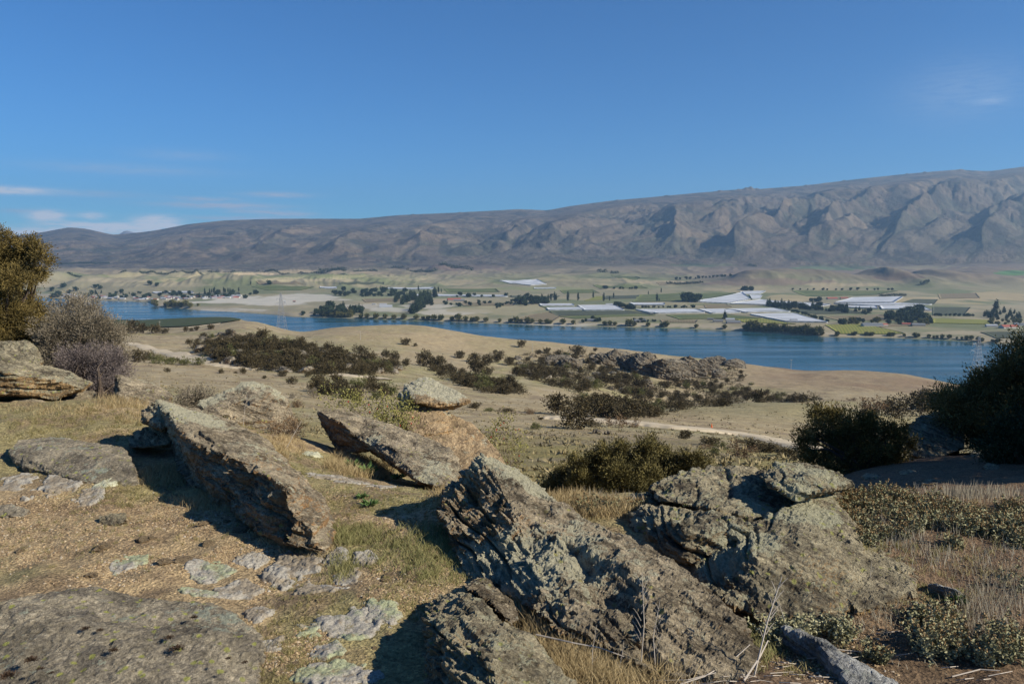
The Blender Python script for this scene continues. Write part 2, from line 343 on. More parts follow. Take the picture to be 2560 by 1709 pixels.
def terrain_mat(name, s1, s2, bs, bd, var=.35, bstr=.6):
    m, nt, p = newmat(name); at = nd(nt, 'ShaderNodeAttribute'); at.attribute_name = 'col'; v = objvec(nt)
    a = noise(nt, s1, 6, .65, v); b = noise(nt, s2, 5, .7, v)
    k = mth(nt, 'ADD', mth(nt, 'MULTIPLY', a, .55), mth(nt, 'MULTIPLY', b, .45))
    g = ramp(nt, k, [(.3, 1 - var), (.7, 1 + var)])
    c = mix(nt, 1.0, at.outputs['Color'], g, 'MULTIPLY'); nt.links.new(c, p.inputs['Base Color'])
    if name == 'near_ground':      # grit and crumbs of schist among the soil
        vo = nd(nt, 'ShaderNodeTexVoronoi'); vo.inputs['Scale'].default_value = 70; nt.links.new(v, vo.inputs['Vector']); sp_ = nd(nt, 'ShaderNodeSeparateXYZ'); nt.links.new(vo.outputs['Color'], sp_.inputs[0])
        c = mix(nt, 1.0, c, ramp(nt, sp_.outputs[0], [(0, .62), (.3, .88), (.7, 1.08), (1, 1.45)]), 'MULTIPLY'); nt.links.new(c, p.inputs['Base Color'])
        b1 = bump(nt, p, vo.outputs['Distance'], .9, .01); bump(nt, p, noise(nt, bs, 6, .7, v), bstr, bd, b1); return m
    bump(nt, p, noise(nt, bs, 6, .7, v), bstr, bd); return m
M_near = terrain_mat('near_ground', 9, 60, 45, .02, .42, .9)
M_hill = terrain_mat('dry_grass_hillside', .3, 2.4, 1.3, .5, .5, .9)
M_valley = terrain_mat('valley_floor', .006, .03, .02, 3, .16)
M_mount = terrain_mat('mountain_slope', .005, .024, .014, 30, .62, 1.0)

def water_mat():
    m, nt, p = newmat('lake_water'); v = objvec(nt)
    nt.links.new(ramp(nt, noise(nt, .0045, 4, .55, mapv(nt, v, (.6, 4.5, 1))), [(.38, .02), (.62, .30)]), p.inputs['Roughness']); p.inputs['Specular IOR Level'].default_value = .5; p.inputs['IOR'].default_value = 1.33
    f = noise(nt, .004, 3, .5, mapv(nt, v, (1, 3.2, 1)))
    nt.links.new(ramp(nt, f, [(.35, (.010, .062, .085)), (.65, (.020, .080, .105))]), p.inputs['Base Color'])
    w = noise(nt, .35, 4, .6, mapv(nt, v, (1, .6, 1)))
    calm = ramp(nt, noise(nt, .0035, 4, .55, mapv(nt, v, (1, 3.8, 1))), [(.42, .15), (.6, 1.0)])
    bump(nt, p, mth(nt, 'MULTIPLY', w, calm), .55, 1.1); return m
M_water = water_mat()

def rock_mat(name, base, dark, ochre, lichen, yel, lamt=.5, yamt=.5, scale=1.0, axis=(.33, .03, .94)):
    m, nt, p = newmat(name); v = objvec(nt); g = nd(nt, 'ShaderNodeNewGeometry')
    # coordinates stretched along the foliation
    ax = Vector(axis).normalized(); t1 = ax.orthogonal().normalized(); t2 = ax.cross(t1)
    cb = nd(nt, 'ShaderNodeCombineXYZ')
    for i, (d, k) in enumerate(((t1, 2.2), (t2, 2.2), (ax, 17.0))):
        dp = nd(nt, 'ShaderNodeVectorMath', operation='DOT_PRODUCT'); nt.links.new(v, dp.inputs[0]); dp.inputs[1].default_value = d * (k * scale)
        nt.links.new(dp.outputs['Value'], cb.inputs[i])
    st = cb.outputs[0]
    strat = noise(nt, 1.6, 8, .68, st, .25); big = noise(nt, 2.6 * scale, 6, .6, v); fine = noise(nt, 55 * scale, 6, .75, v); med = noise(nt, 14 * scale, 6, .7, v)
    c = mix(nt, ramp(nt, strat, [(.40, 0), (.55, 1)]), dark, base)
    c = mix(nt, ramp(nt, noise(nt, 3.4, 6, .75, st, .1), [(.52, 0), (.66, .75)]), c, tuple(min(1, x * 1.65) for x in base))
    sepn = nd(nt, 'ShaderNodeSeparateXYZ'); nt.links.new(g.outputs['True Normal'], sepn.inputs[0])
    la = nd(nt, 'ShaderNodeAttribute'); la.attribute_name = 'lich'; oc = nd(nt, 'ShaderNodeAttribute'); oc.attribute_name = 'ochre'
    of = mth(nt, 'ADD', mth(nt, 'MULTIPLY', mth(nt, 'SUBTRACT', .25, sepn.outputs[2]), .55), mth(nt, 'ADD', big, oc.outputs['Fac']))
    c = mix(nt, mth(nt, 'MULTIPLY', ramp(nt, of, [(.55, 0), (.85, 1)]), .85), c, ochre)
    c = mix(nt, 1.0, c, ramp(nt, noise(nt, 4.2 * scale, 4, .6, mapv(nt, v, (1, 1, 1.6), (0, 1, 2))), [(.36, .66), (.56, 1.16)]), 'MULTIPLY')
    c = mix(nt, 1.0, c, ramp(nt, fine, [(.32, .42), (.68, 1.55)]), 'MULTIPLY')
    # crustose lichens: ragged pale patches, more where the 'lich' attribute is high
    up = mth(nt, 'MULTIPLY', sepn.outputs[2], .10)
    lf = mth(nt, 'ADD', mth(nt, 'ADD', mth(nt, 'MULTIPLY', mth(nt, 'ADD', mth(nt, 'MULTIPLY', mth(nt, 'SUBTRACT', med, .5), 1.9), .5), .55), mth(nt, 'MULTIPLY', big, .5)), mth(nt, 'ADD', up, mth(nt, 'MULTIPLY', la.outputs['Fac'], .40)))
    th = .80 - .13 * lamt
    lc = mix(nt, ramp(nt, fine, [(.35, 0), (.65, 1)]), lichen, tuple(x * .62 for x in lichen))
    lf = mth(nt, 'ADD', lf, mth(nt, 'MULTIPLY', mth(nt, 'SUBTRACT', fine, .5), .5)); c = mix(nt, ramp(nt, lf, [(th, 0), (th + .05, 1)]), c, lc)
    vo = nd(nt, 'ShaderNodeTexVoronoi'); vo.inputs['Scale'].default_value = 17 * scale; nt.links.new(v, vo.inputs['Vector'])
    yf = mth(nt, 'MULTIPLY', ramp(nt, mth(nt, 'ADD', vo.outputs['Distance'], mth(nt, 'MULTIPLY', fine, .35)), [(.34, 1), (.42, 0)]), ramp(nt, noise(nt, 3.3 * scale, 3, .5, mapv(nt, v, (1, 1, 1), (1, 2, 3))), [(.62 - .2 * yamt, 0), (.70 - .2 * yamt, 1)]))
    c = mix(nt, mth(nt, 'MULTIPLY', yf, .8), c, yel)
    nt.links.new(c, p.inputs['Base Color'])
    h = mth(nt, 'ADD', mth(nt, 'MULTIPLY', strat, 1.5), mth(nt, 'ADD', mth(nt, 'MULTIPLY', fine, .7), mth(nt, 'MULTIPLY', med, .6)))
    bump(nt, p, h, 1.0, .045 / scale); return m
M_rock = rock_mat('schist', (.33, .275, .19), (.11, .088, .06), (.33, .19, .085), (.52, .49, .35), (.36, .34, .11), .6, .5)
M_rock2 = rock_mat('schist_lichened', (.31, .27, .18), (.10, .082, .057), (.34, .215, .10), (.47, .45, .31), (.36, .36, .11), .85, .8, axis=(.33, -.06, .94))
M_rock3 = rock_mat('schist_ochre', (.36, .27, .165), (.18, .13, .08), (.44, .29, .145), (.52, .49, .36), (.33, .33, .12), .35, .3, axis=(-.1, -.3, .95))
M_rockf = rock_mat('schist_bluff', (.20, .175, .135), (.045, .04, .032), (.19, .13, .07), (.33, .33, .27), (.25, .25, .12), .4, .2, scale=.09)
M_flat = rock_mat('schist_flat', (.30, .26, .19), (.16, .14, .11), (.38, .27, .155), (.40, .42, .33), (.36, .37, .09), .45, 1.1, axis=(.1, -.25, .95))

def leaf_mat(name, c1, c2, trans=.15):
    m, nt, p = newmat(name); at = nd(nt, 'ShaderNodeAttribute'); at.attribute_name = 'tint'
    oi = nd(nt, 'ShaderNodeObjectInfo')
    f = mth(nt, 'ADD', mth(nt, 'MULTIPLY', at.outputs['Fac'], .8), mth(nt, 'MULTIPLY', oi.outputs['Random'], .2))
    nt.links.new(mix(nt, f, c1, c2), p.inputs['Base Color']); p.inputs['Roughness'].default_value = .75
    p.inputs['Specular IOR Level'].default_value = .25
    return m
def flat_mat(name, c, rough=.8, metal=0, var=.15, sc_=3.0):
    m, nt, p = newmat(name); v = objvec(nt)
    nt.links.new(mix(nt, 1.0, c, ramp(nt, noise(nt, sc_, 5, .65, v), [(.3, 1 - var), (.7, 1 + var)]), 'MULTIPLY'), p.inputs['Base Color'])
    p.inputs['Roughness'].default_value = rough; p.inputs['Metallic'].default_value = metal; return m
L_kan = leaf_mat('kanuka_leaf', (.045, .042, .016), (.24, .20, .07))
L_gold = leaf_mat('golden_kanuka_leaf', (.035, .030, .012), (.20, .145, .042))
L_grey = leaf_mat('matagouri_twigs', (.10, .085, .06), (.26, .22, .16))
L_purp = leaf_mat('grey_purple_twigs', (.07, .058, .056), (.20, .165, .155))
L_green = leaf_mat('rose_leaf', (.09, .095, .025), (.27, .25, .075))
L_dark = leaf_mat('dark_scrub_leaf', (.024, .021, .010), (.105, .08, .036))
L_oliv = leaf_mat('olive_scrub_leaf', (.05, .055, .018), (.15, .15, .05))
L_rust = leaf_mat('rust_scrub_leaf', (.09, .055, .03), (.21, .14, .075))
L_tree = leaf_mat('far_tree_leaf', (.018, .03, .014), (.05, .075, .03))
L_wil = leaf_mat('willow_leaf', (.075, .08, .02), (.19, .17, .05))
L_oman = leaf_mat('olive_manuka_leaf', (.055, .048, .016), (.25, .20, .06))
L_tus = leaf_mat('tussock_blade', (.13, .11, .055), (.33, .27, .15))
L_thyme = leaf_mat('herb_leaf', (.10, .105, .05), (.36, .34, .20))
L_spike = leaf_mat('seed_spike', (.20, .13, .06), (.40, .28, .14))
M_bark = flat_mat('bark', (.10, .075, .055)); M_steel = flat_mat('galvanised_steel', (.42, .43, .44), .5, .6); M_pole = flat_mat('weathered_pole', (.36, .33, .28))
M_wall = flat_mat('house_wall', (.44, .42, .38)); M_walld = flat_mat('dark_house_wall', (.22, .2, .18)); M_roofd = flat_mat('grey_roof', (.16, .17, .18), .6)
M_roofr = flat_mat('red_roof', (.33, .10, .07), .7); M_roofw = flat_mat('pale_roof', (.36, .38, .41), .5)
M_cone = flat_mat('orange_plastic', (.75, .16, .05), .5); M_road = flat_mat('gravel_road', (.45, .38, .27), .95, 0, .14, .8)

# ------------------------------------------------------------------ colours of the land
def mixc(a, b, t): return a + (np.asarray(b) - a) * t[..., None]
def colmid(X, Y, u):
    n1 = fbm(X / 45, Y / 45, o=4, seed=51); n2 = fbm(X / 7, Y / 7, o=4, seed=52)
    c = np.ones(X.shape + (3,)) * np.array((.33, .265, .155))
    c = mixc(c, (.245, .225, .105), sstep(-.1, .5, n1) * .75)
    c = mixc(c, (.345, .29, .195), sstep(.0, .6, n2) * .6)
    c = mixc(c, (.215, .165, .11), sstep(.15, .6, -n2) * .6)
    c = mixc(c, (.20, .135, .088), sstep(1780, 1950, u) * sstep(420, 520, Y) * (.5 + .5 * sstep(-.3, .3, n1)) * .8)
    c = mixc(c, (.37, .285, .165), sstep(420, 560, Y) * sstep(700, 900, u) * sstep(1700, 1300, u) * .45)
    c = mixc(c, (.235, .195, .072), sstep(26, 34, Y) * sstep(95, 60, Y) * sstep(-.5, .3, n2 + .4) * .8)
    c = mixc(c, (.22, .20, .095), sstep(1000, 720, Y) * sstep(150, 200, Y) * sstep(1350, 1600, u) * sstep(360, 250, Y) * .55)
    return c
def colnear(X, Y, u):
    n3 = fbm(X * 1.3, Y * 1.3, o=4, seed=53)
    g = np.ones(X.shape + (3,)) * np.array((.37, .275, .155))
    g = mixc(g, (.25, .22, .10), sstep(-.05, .45, n3 + .55 * sstep(4.2, 6, Y) - .1 + .25 * sstep(300, 1000, u)) * .8)
    g = mixc(g, (.21, .15, .09), sstep(.1, .6, fbm(X * 4, Y * 4, o=4, seed=57)) * .75)
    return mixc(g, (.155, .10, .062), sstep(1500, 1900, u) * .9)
def patch(c, vv, X, Y, u, u0, v0, ru, rv, col, amt=1, nse=.5):
    d = np.sqrt(((u - u0) / ru) ** 2 + ((vv - v0) / rv) ** 2)
    k = (d < 2.5).any(1)
    if not k.any(): return c
    i = np.where(k)[0]; i = slice(i[0], i[-1] + 1)
    dd = d[i] + nse * fbm(X[i] / 90, Y[i] / 160, o=4, seed=int(u0))
    c[i] = mixc(c[i], col, sstep(1.05, .8, dd) * amt); return c
pale = (.50, .465, .39)
PATCH = ((250, 700, 110, 5, (.33, .28, .18), .8), (420, 712, 120, 5, (.31, .27, .17), .7), (760, 700, 120, 6, (.35, .30, .19), .8), (560, 700, 60, 4, (.13, .15, .07), .6), (930, 745, 110, 8, (.24, .24, .13), .8), (1180, 752, 110, 5, (.30, .26, .16), .8), (1080, 765, 70, 6, (.47, .43, .35), .8), (900, 765, 60, 7, (.42, .38, .31), .8), (1500, 700, 120, 5, (.30, .26, .15), .8), (1650, 705, 80, 4, (.33, .27, .17), .7), (1900, 705, 150, 9, (.20, .15, .11), .8), (2100, 712, 110, 5, (.33, .27, .17), .8), (1330, 722, 130, 5, (.22, .23, .11), .8), (1780, 760, 60, 3, (.14, .15, .07), .8), (2240, 690, 60, 12, (.13, .095, .07), .8), (960, 690, 140, 4, (.27, .25, .14), .7), (640, 752, 150, 10, pale, .9), (760, 745, 90, 9, pale, .8), (600, 775, 110, 4, pale, .7), (1110, 780, 110, 9, (.46, .42, .34), .8), (985, 775, 60, 9, pale, .7), (1100, 752, 90, 7, (.36, .30, .2), .7),
          (1250, 775, 120, 16, (.33, .285, .17), .8), (1420, 812, 110, 4, pale, .7), (2300, 752, 160, 9, (.40, .32, .18), .7), (2380, 775, 80, 6, (.36, .29, .18), .8), (1980, 745, 70, 8, (.40, .32, .18), .7),
          (2480, 740, 90, 12, (.38, .3, .17), .8), (2400, 832, 130, 5, (.38, .31, .21), .7), (1700, 812, 180, 6, (.34, .29, .19), .8), (1075, 655, 30, 8, (.42, .33, .2), .8), (650, 684, 60, 2.5, (.48, .38, .24), 1),
          (1150, 665, 110, 12, (.15, .1, .085), .7), (1300, 690, 250, 8, (.2, .2, .1), .5), (1200, 650, 90, 4, (.12, .2, .07), .8), (1430, 655, 60, 4, (.09, .16, .06), .8),
          (1750, 662, 90, 5, (.09, .16, .06), .9), (2090, 668, 100, 7, (.1, .17, .07), .8), (2530, 682, 40, 6, (.09, .2, .06), .9), (2300, 668, 90, 5, (.33, .28, .16), .8), (1880, 645, 60, 8, (.10, .15, .07), .7))
def colval(X, Y, u, z, v):
    c = np.ones(X.shape + (3,)) * np.array((.245, .22, .135))
    c = mixc(c, (.13, .155, .07), sstep(-.1, .35, fbm(X / 330, Y / 420, o=4, seed=61)) * .75)
    c = mixc(c, (.36, .295, .18), sstep(.1, .6, fbm(X / 160, Y / 240, o=4, seed=62)) * .6)
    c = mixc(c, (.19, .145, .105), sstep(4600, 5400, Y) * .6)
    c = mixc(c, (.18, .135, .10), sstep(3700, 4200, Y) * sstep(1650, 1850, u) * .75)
    for a in PATCH: c = patch(c, v, X, Y, u, *a)
    return mixc(c, (.36, .31, .23), sstep(1.5, 3, z) * sstep(9, 6, z) * (Y > 1400) * .7)
def colmount(X, Y, med):
    xx, yy = X / 1000, Y / 1000
    c = np.ones(X.shape + (3,)) * np.array((.120, .096, .072))
    c = mixc(c, (.115, .098, .072), sstep(0, .5, fbm(xx / .9, yy / .9, o=5, seed=71) + .5 * sstep(8400, 6800, Y) - .1) * .8)
    c = mixc(c, (.165, .125, .085), sstep(.15, .6, fbm(xx / .35, yy / .6, o=5, seed=72)) * .6)
    c = mixc(c, (.035, .036, .032), sstep(.15, .4, fbm(xx / .13, yy / .2, o=5, seed=73)) * .75)
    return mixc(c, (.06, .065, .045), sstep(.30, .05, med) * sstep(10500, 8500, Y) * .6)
COL = np.zeros(XG.shape + (3,))
Qn = (ZG - EYE) / YY; VV = CY - F * ((Qn * CP + SP) / (CP - Qn * SP))      # image row of each land point
def band(y0, y1): r = np.where((YG >= y0) & (YG <= y1))[0]; return slice(r[0], r[-1] + 1)
def blend(sl_, c, w): COL[sl_] = COL[sl_] * (1 - w)[..., None] + c * w[..., None]
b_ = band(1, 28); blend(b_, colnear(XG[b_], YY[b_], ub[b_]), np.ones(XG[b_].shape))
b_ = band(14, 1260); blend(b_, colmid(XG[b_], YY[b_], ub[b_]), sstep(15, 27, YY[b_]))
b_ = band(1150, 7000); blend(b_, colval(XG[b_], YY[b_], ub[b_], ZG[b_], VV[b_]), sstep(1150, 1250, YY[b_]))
b_ = band(5900, 13600); blend(b_, colmount(XG[b_], YY[b_], med[b_]), sstep(5900, 6900, YY[b_]))

def slab(name, y0, y1, smax, mat, kind='structure', step=1):
    r = np.where((YG >= y0 - 1e-6) & (YG <= y1 + 1e-6))[0]; r = np.arange(r[0], min(r[-1] + 2, len(YG)))
    c = np.where(np.abs(SG) <= smax)[0]
    ix = np.ix_(r, c); V = np.stack([XG[ix], YY[ix], ZG[ix]], -1).reshape(-1, 3)
    me = mesh(name, V, gridfaces(len(r), len(c)), mat, True, None, COL[ix].reshape(-1, 3))
    return tag(obj(name, me), kind=kind)
slab('ground', 1.2, 16, 2.1, M_near); slab('hillside', 16, 1200, 1.05, M_hill); slab('valley_floor', 1200, 6500, 1.05, M_valley); slab('mountains', 6500, 13600, 1.05, M_mount)
gx, gy = np.meshgrid(np.linspace(-6, 6, 60), np.linspace(-6, 1.3, 40)); 
bz = ground(gx, np.full(gx.shape, 1.21)) * sstep(-1, 1.2, gy) + 178.4 * (1 - sstep(-1, 1.2, gy)) - .004
bc = np.ones((gx.size, 3)) * np.array((.33, .23, .12))
tag(obj('ground_behind', mesh('ground_behind', np.stack([gx, gy, bz], -1).reshape(-1, 3), gridfaces(40, 60), M_near, True, None, bc)), kind='structure')
tag(obj('lake', mesh('lake', [(-9000, 700, 0), (9000, 700, 0), (9000, 6500, 0), (-9000, 6500, 0)], [(0, 1, 2, 3)], M_water)), kind='structure')
# faint snow-blue peaks far behind
pu = np.linspace(-500, 620, 120); pv = 592 - 13 * np.clip(fbm(pu / 60, pu * 0, o=4, seed=81) + .35, 0, 1) - 5 * np.exp(-((pu - 330) / 60) ** 2)
rows = []
for k, f in enumerate((0.0, .5, 1.0, .5, 0.0)):
    yk = 17000 + 1500 * k; rows.append([tuple(P(u, 640 + (v - 640) * (f if k else -.1), 15000 + 400 * k)) for u, v in zip(pu, pv)])
M_peak = flat_mat('distant_rock', (.20, .21, .24), .9, 0, .3, .002)
tag(obj('distant_mountains', mesh('distant_mountains', np.array(rows).reshape(-1, 3), gridfaces(5, 120), M_peak, False)), kind='structure')
# ================================================================== rocks of the foreground
def hits(U, V, n=7):
    U = np.asarray(U, float); V = np.asarray(V, float); s, q = ray(U, V); Y = 1.6 / -q
    for _ in range(n): Y = .5 * Y + .5 * np.clip((EYE - ground(s * Y, Y)) / -q, 1.3, 60)
    return np.stack([s * Y, Y, ground(s * Y, Y)], -1)
def GP(u, v, dz=0.0):
    """point dz above the near ground seen at this pixel"""
    p = hits([u], [v])[0]; return P(u, v, p[1] * (1 - dz / (EYE - p[2])))
def hull(pts, back=.4, shrink=.82, down=.0):
    """front points (u, v, Y) plus copies pushed away from the viewer, so that the block has depth"""
    f = [P(*p) if len(p) == 3 and p[2] > 1.2 else GP(p[0], p[1], p[2] if len(p) > 2 else 0) for p in pts]
    c = sum(f, Vector()) / len(f); out = list(f)
    for p in f:
        b = c + (p - c) * shrink; y = b.y; k = (y + back) / y
        out.append(Vector((b.x * k, y + back, EYE + (b.z - EYE) * k - back * .12)))
        if down: out.append(Vector((b.x, b.y + back * .4, b.z - down)))
    return out
def rock(name, label, hulls, mat, vox=.012, amp=(.03, .03, .006), axis=(.33, .03, .94), lich=(), och=(), dents=(), cat='rock', group=None, seed=1, strat=9.0):
    bm = bmesh.new()
    for h in hulls:
        vs = [bm.verts.new(p) for p in h]
        r = bmesh.ops.convex_hull(bm, input=vs)
        gone = [g for g in r['geom_interior'] + r['geom_unused'] if isinstance(g, bmesh.types.BMVert)]
        bmesh.ops.delete(bm, geom=list(set(gone)), context='VERTS')
    me = bpy.data.meshes.new(name); bm.to_mesh(me); bm.free()
    o = bpy.data.objects.new(name, me); C.objects.link(o)
    m = o.modifiers.new('r', 'REMESH'); m.mode = 'VOXEL'; m.voxel_size = vox
    dg = bpy.context.evaluated_depsgraph_get(); ne = bpy.data.meshes.new_from_object(o.evaluated_get(dg)); ne.name = name
    o.modifiers.clear(); o.data = ne; bpy.data.meshes.remove(me)
    n = len(ne.vertices); V = np.empty(n * 3); ne.vertices.foreach_get('co', V); V = V.reshape(-1, 3)
    N = np.empty(n * 3); ne.vertices.foreach_get('normal', N); N = N.reshape(-1, 3)
    ax = Vector(axis).normalized(); t1 = ax.orthogonal().normalized(); t2 = ax.cross(t1)
    k = vox / .012
    a, b, c = V @ np.array(t1), V @ np.array(t2), V @ np.array(ax)
    w = fbm(a * 1.4 / k, b * 1.4 / k, c * 1.4 / k, o=2, seed=seed) * .22
    # foliation: stepped plates of uneven thickness broken off along joints, with open cracks between some of them
    axn = np.array(ax); side = 1 - np.abs(N @ axn) ** 2
    cc = c * strat / k + w * 1.8 + .25 * vnoise(a * 4 / k, b * 4 / k, c * 6 / k, seed=seed + 5); pl = np.floor(cc)
    ja = a * 3.1 / k + pl * 3.1 + .35 * vnoise(a * 12 / k, b * 12 / k, c * 12 / k, seed=seed + 6); jb = b * 3.1 / k + pl * 1.7
    plate = _h(pl.astype(np.int64), np.floor(ja).astype(np.int64), np.floor(jb).astype(np.int64), seed + 9)
    soft = vnoise(pl * 7.3, a * 2.2 / k, b * 2.2 / k, seed=seed + 10)
    crack = -np.exp(-((cc % 1 - .5) / .07) ** 2) * sstep(-.2, .3, vnoise(a * 1.7 / k, b * 1.7 / k, pl, seed=seed + 3))
    c2 = c * strat * 4.2 / k + w * 6 + .5 * vnoise(a * 9 / k, b * 9 / k, c * 9 / k, seed=seed + 7); p2 = np.floor(c2)
    fine2 = _h(p2.astype(np.int64), np.floor(a * 9 / k + p2 * 2.3).astype(np.int64), np.floor(b * 9 / k + p2).astype(np.int64), seed + 12)
    chips = np.round(vnoise(V[:, 0] * 9 / k, V[:, 1] * 9 / k, V[:, 2] * 9 / k, seed=seed + 14) * 2.5) / 2.5
    st = ridged(a * 4 / k, b * 4 / k, c * 34 / k, o=4, seed=seed + 13)
    D = amp[0] * 1.0 * fbm(V[:, 0] * 2.1 / k, V[:, 1] * 2.1 / k, V[:, 2] * 2.1 / k, o=5, seed=seed + 20, g=.6)
    D += amp[1] * (.25 + side) * (.34 * plate + .45 * soft + .95 * crack) + amp[1] * (.12 + side) * .22 * fine2 + amp[1] * .22 * chips + amp[1] * .42 * st * (.25 + side)
    D += amp[2] * 1.5 * fbm(V[:, 0] * 30 / k, V[:, 1] * 30 / k, V[:, 2] * 30 / k, o=3, seed=seed + 30, g=.7)
    for (u, v, Y, rr_, dp) in dents:
        d = np.linalg.norm((V - np.array(P(u, v, Y))) * (1 + .3 * w[:, None]), axis=1); D -= dp * np.exp(-(d / rr_) ** 3)
    V = V + N * D[:, None]; ne.vertices.foreach_set('co', V.ravel())
    ne.polygons.foreach_set('use_smooth', np.zeros(len(ne.polygons), bool))
    for an, sp in (('lich', lich), ('ochre', och)):
        f = np.zeros(n)
        for (u, v, Y, r, s_) in sp:
            d = np.linalg.norm(V - np.array(P(u, v, Y)), axis=1); f += s_ * np.exp(-(d / r) ** 2)
        at = ne.attributes.new(an, 'FLOAT', 'POINT'); at.data.foreach_set('value', f.astype(np.float32))
    ne.materials.clear(); ne.materials.append(mat); ne.update()
    return tag(o, label, cat, group)

rock('tilted_schist_slab', 'long tilted schist slab left of centre with a dark undercut side and a sunlit lichen-speckled top', [
    hull([(404, 1003, 6.45), (441, 1015, 6.6), (498, 1019, 6.7), (556, 1042, 6.5), (600, 1100, 5.9), (575, 1126, 5.1), (479, 1099, 5.42), (408, 1022, 6.3), (425, 1068, 6.15), (448, 1120, 5.95), (452, 1190, 5.8), (500, 1235, 5.4)], .3, .8),
    hull([(479, 1099, 5.42), (556, 1042, 6.5), (651, 1085, 6.15), (659, 1111, 5.95), (751, 1180, 5.45), (640, 1168, 4.68), (575, 1126, 5.08), (500, 1230, 5.45), (560, 1285, 5.0), (640, 1325, 4.65)], .35, .85),
    hull([(640, 1168, 4.68), (751, 1180, 5.3), (786, 1225, 4.95), (818, 1262, 4.7), (828, 1300, 4.5), (820, 1385, 4.1), (709, 1366, 4.1), (717, 1214, 4.33), (740, 1271, 4.2), (640, 1322, 4.45), (600, 1290, 4.75)], .3, .85),
    hull([(402, 1000, 6.4), (358, 1024, 6.35), (360, 1052, 6.25), (400, 1075, 6.1), (440, 1050, 6.3), (441, 1015, 6.5)], .2)],
    M_rock, .010, (.035, .042, .006), axis=(.35, .1, .93), lich=[(510, 1060, 6.1, .25, 1.0), (440, 1030, 6.3, .2, .9), (620, 1130, 5.4, .25, .3)], och=[(600, 1250, 4.9, .5, .35), (760, 1330, 4.4, .3, .3)], dents=[(600, 1185, 4.75, .13, .09), (545, 1150, 5.1, .10, .07), (690, 1290, 4.25, .14, .10), (450, 1100, 5.9, .09, .06), (620, 1140, 5.2, .05, .03)], seed=3)
rock('lumpy_rock', 'small lumpy lichen-covered rock in the lee of the tilted slab', [hull([(322, 1100, 6.4), (335, 1078, 6.5), (383, 1060, 6.5), (425, 1068, 6.4), (425, 1110, 6.1), (380, 1118, 6.15), (330, 1118, 6.2)], .3)], M_rock2, .010, (.03, .02, .006), seed=5)
rock('overhanging_boulder', 'rounded overhanging boulder at the left edge with yellow-green lichen on its back', [
    hull([(-60, 850, 9.3), (0, 852, 9.3), (69, 851, 9.3), (94, 869, 9.2), (105, 905, 9.0), (60, 950, 8.7), (-60, 950, 8.6)], .7),
    hull([(-80, 905, 8.6), (60, 905, 8.9), (172, 927, 8.9), (226, 957, 8.8), (212, 972, 8.6), (134, 997, 8.5), (77, 994, 8.4), (0, 982, 8.35), (-80, 985, 8.3), (20, 930, 8.3), (120, 945, 8.45)], .8)],
    M_rock2, .016, (.05, .035, .008), axis=(.15, -.3, .95), lich=[(60, 910, 8.8, .3, -.6)], och=[(80, 970, 8.4, .5, .3)], seed=8)
rock('wedge_stone', 'small layered stone lying under the overhanging boulder at the left edge', [hull([(31, 1003, 8.4), (60, 996, 8.5), (107, 1000, 8.4), (138, 1012, 8.3), (135, 1024, 8.1), (70, 1032, 8.0), (35, 1024, 8.1)], .3)], M_rock, .012, (.02, .02, .004), seed=9)
rock('low_grey_slab', 'low grey slab lying between the overhanging boulder and the grey-purple bush', [hull([(153, 1000, 8.7), (190, 978, 9.2), (235, 976, 9.3), (262, 1010, 8.7), (250, 1030, 8.3), (170, 1015, 8.4)], .4)], M_rock, .015, (.03, .02, .005), seed=10)
rock('upright_rock', 'brown rock with a dark left face standing right of the grey-purple bush', [hull([(293, 940, 9.2), (303, 947, 8.8), (326, 946, 9.2), (364, 953, 9.2), (400, 968, 9.2), (425, 985, 9.0), (420, 1030, 8.4), (360, 1030, 8.4), (304, 1022, 8.4), (294, 1018, 8.9)], .5)], M_rock, .014, (.04, .03, .006), axis=(.35, .05, .93), lich=[(370, 955, 9.1, .15, .5)], seed=12)
rock('lichen_crowned_rock', 'rounded brown rock with a pale lichen crown behind the tilted slab', [
    hull([(497, 1014, 8.7), (502, 1002, 8.8), (543, 985, 9.0), (580, 968, 9.1), (600, 1000, 8.6), (590, 1040, 8.4), (520, 1035, 8.3)], .4),
    hull([(560, 985, 9.0), (604, 955, 9.2), (638, 957, 9.3), (672, 968, 9.2), (698, 985, 9.2), (706, 1016, 9.0), (741, 1052, 8.9), (754, 1070, 8.8), (741, 1110, 8.4), (690, 1120, 8.2), (600, 1100, 8.2), (570, 1040, 8.4), (640, 1000, 8.6)], .7)],
    M_rock, .013, (.03, .042, .006), axis=(.12, -.05, .98), strat=12, lich=[(640, 956, 9.25, .17, .9), (520, 1003, 8.8, .2, 1.0), (695, 990, 9.15, .13, .8), (585, 968, 9.15, .15, .8)], seed=14)
rock('jutting_slab', 'dark jutting slab in the centre with its undercut end pointing left', [
    hull([(796, 1028, 8.1), (818, 1027, 8.2), (853, 1029, 8.3), (904, 1038, 8.2), (940, 1060, 8.0), (930, 1125, 7.25), (872, 1130, 7.75), (844, 1130, 7.9), (831, 1110, 8.0), (812, 1069, 8.05), (853, 1055, 7.6)], .3, .85),
    hull([(904, 1038, 8.2), (971, 1059, 8.0), (1028, 1082, 7.6), (1083, 1098, 7.3), (1124, 1123, 7.0), (1159, 1181, 6.5), (1120, 1225, 5.8), (1051, 1205, 6.0), (1003, 1176, 6.5), (930, 1128, 7.25), (875, 1080, 7.6), (980, 1110, 6.9)], .4, .85)],
    M_rock, .012, (.03, .036, .006), axis=(.2, .08, .97), lich=[(930, 1105, 7.2, .10, 1.3), (1100, 1160, 6.3, .2, .5), (1050, 1190, 6.0, .12, .6)], och=[(870, 1110, 7.8, .3, .3)], seed=16)
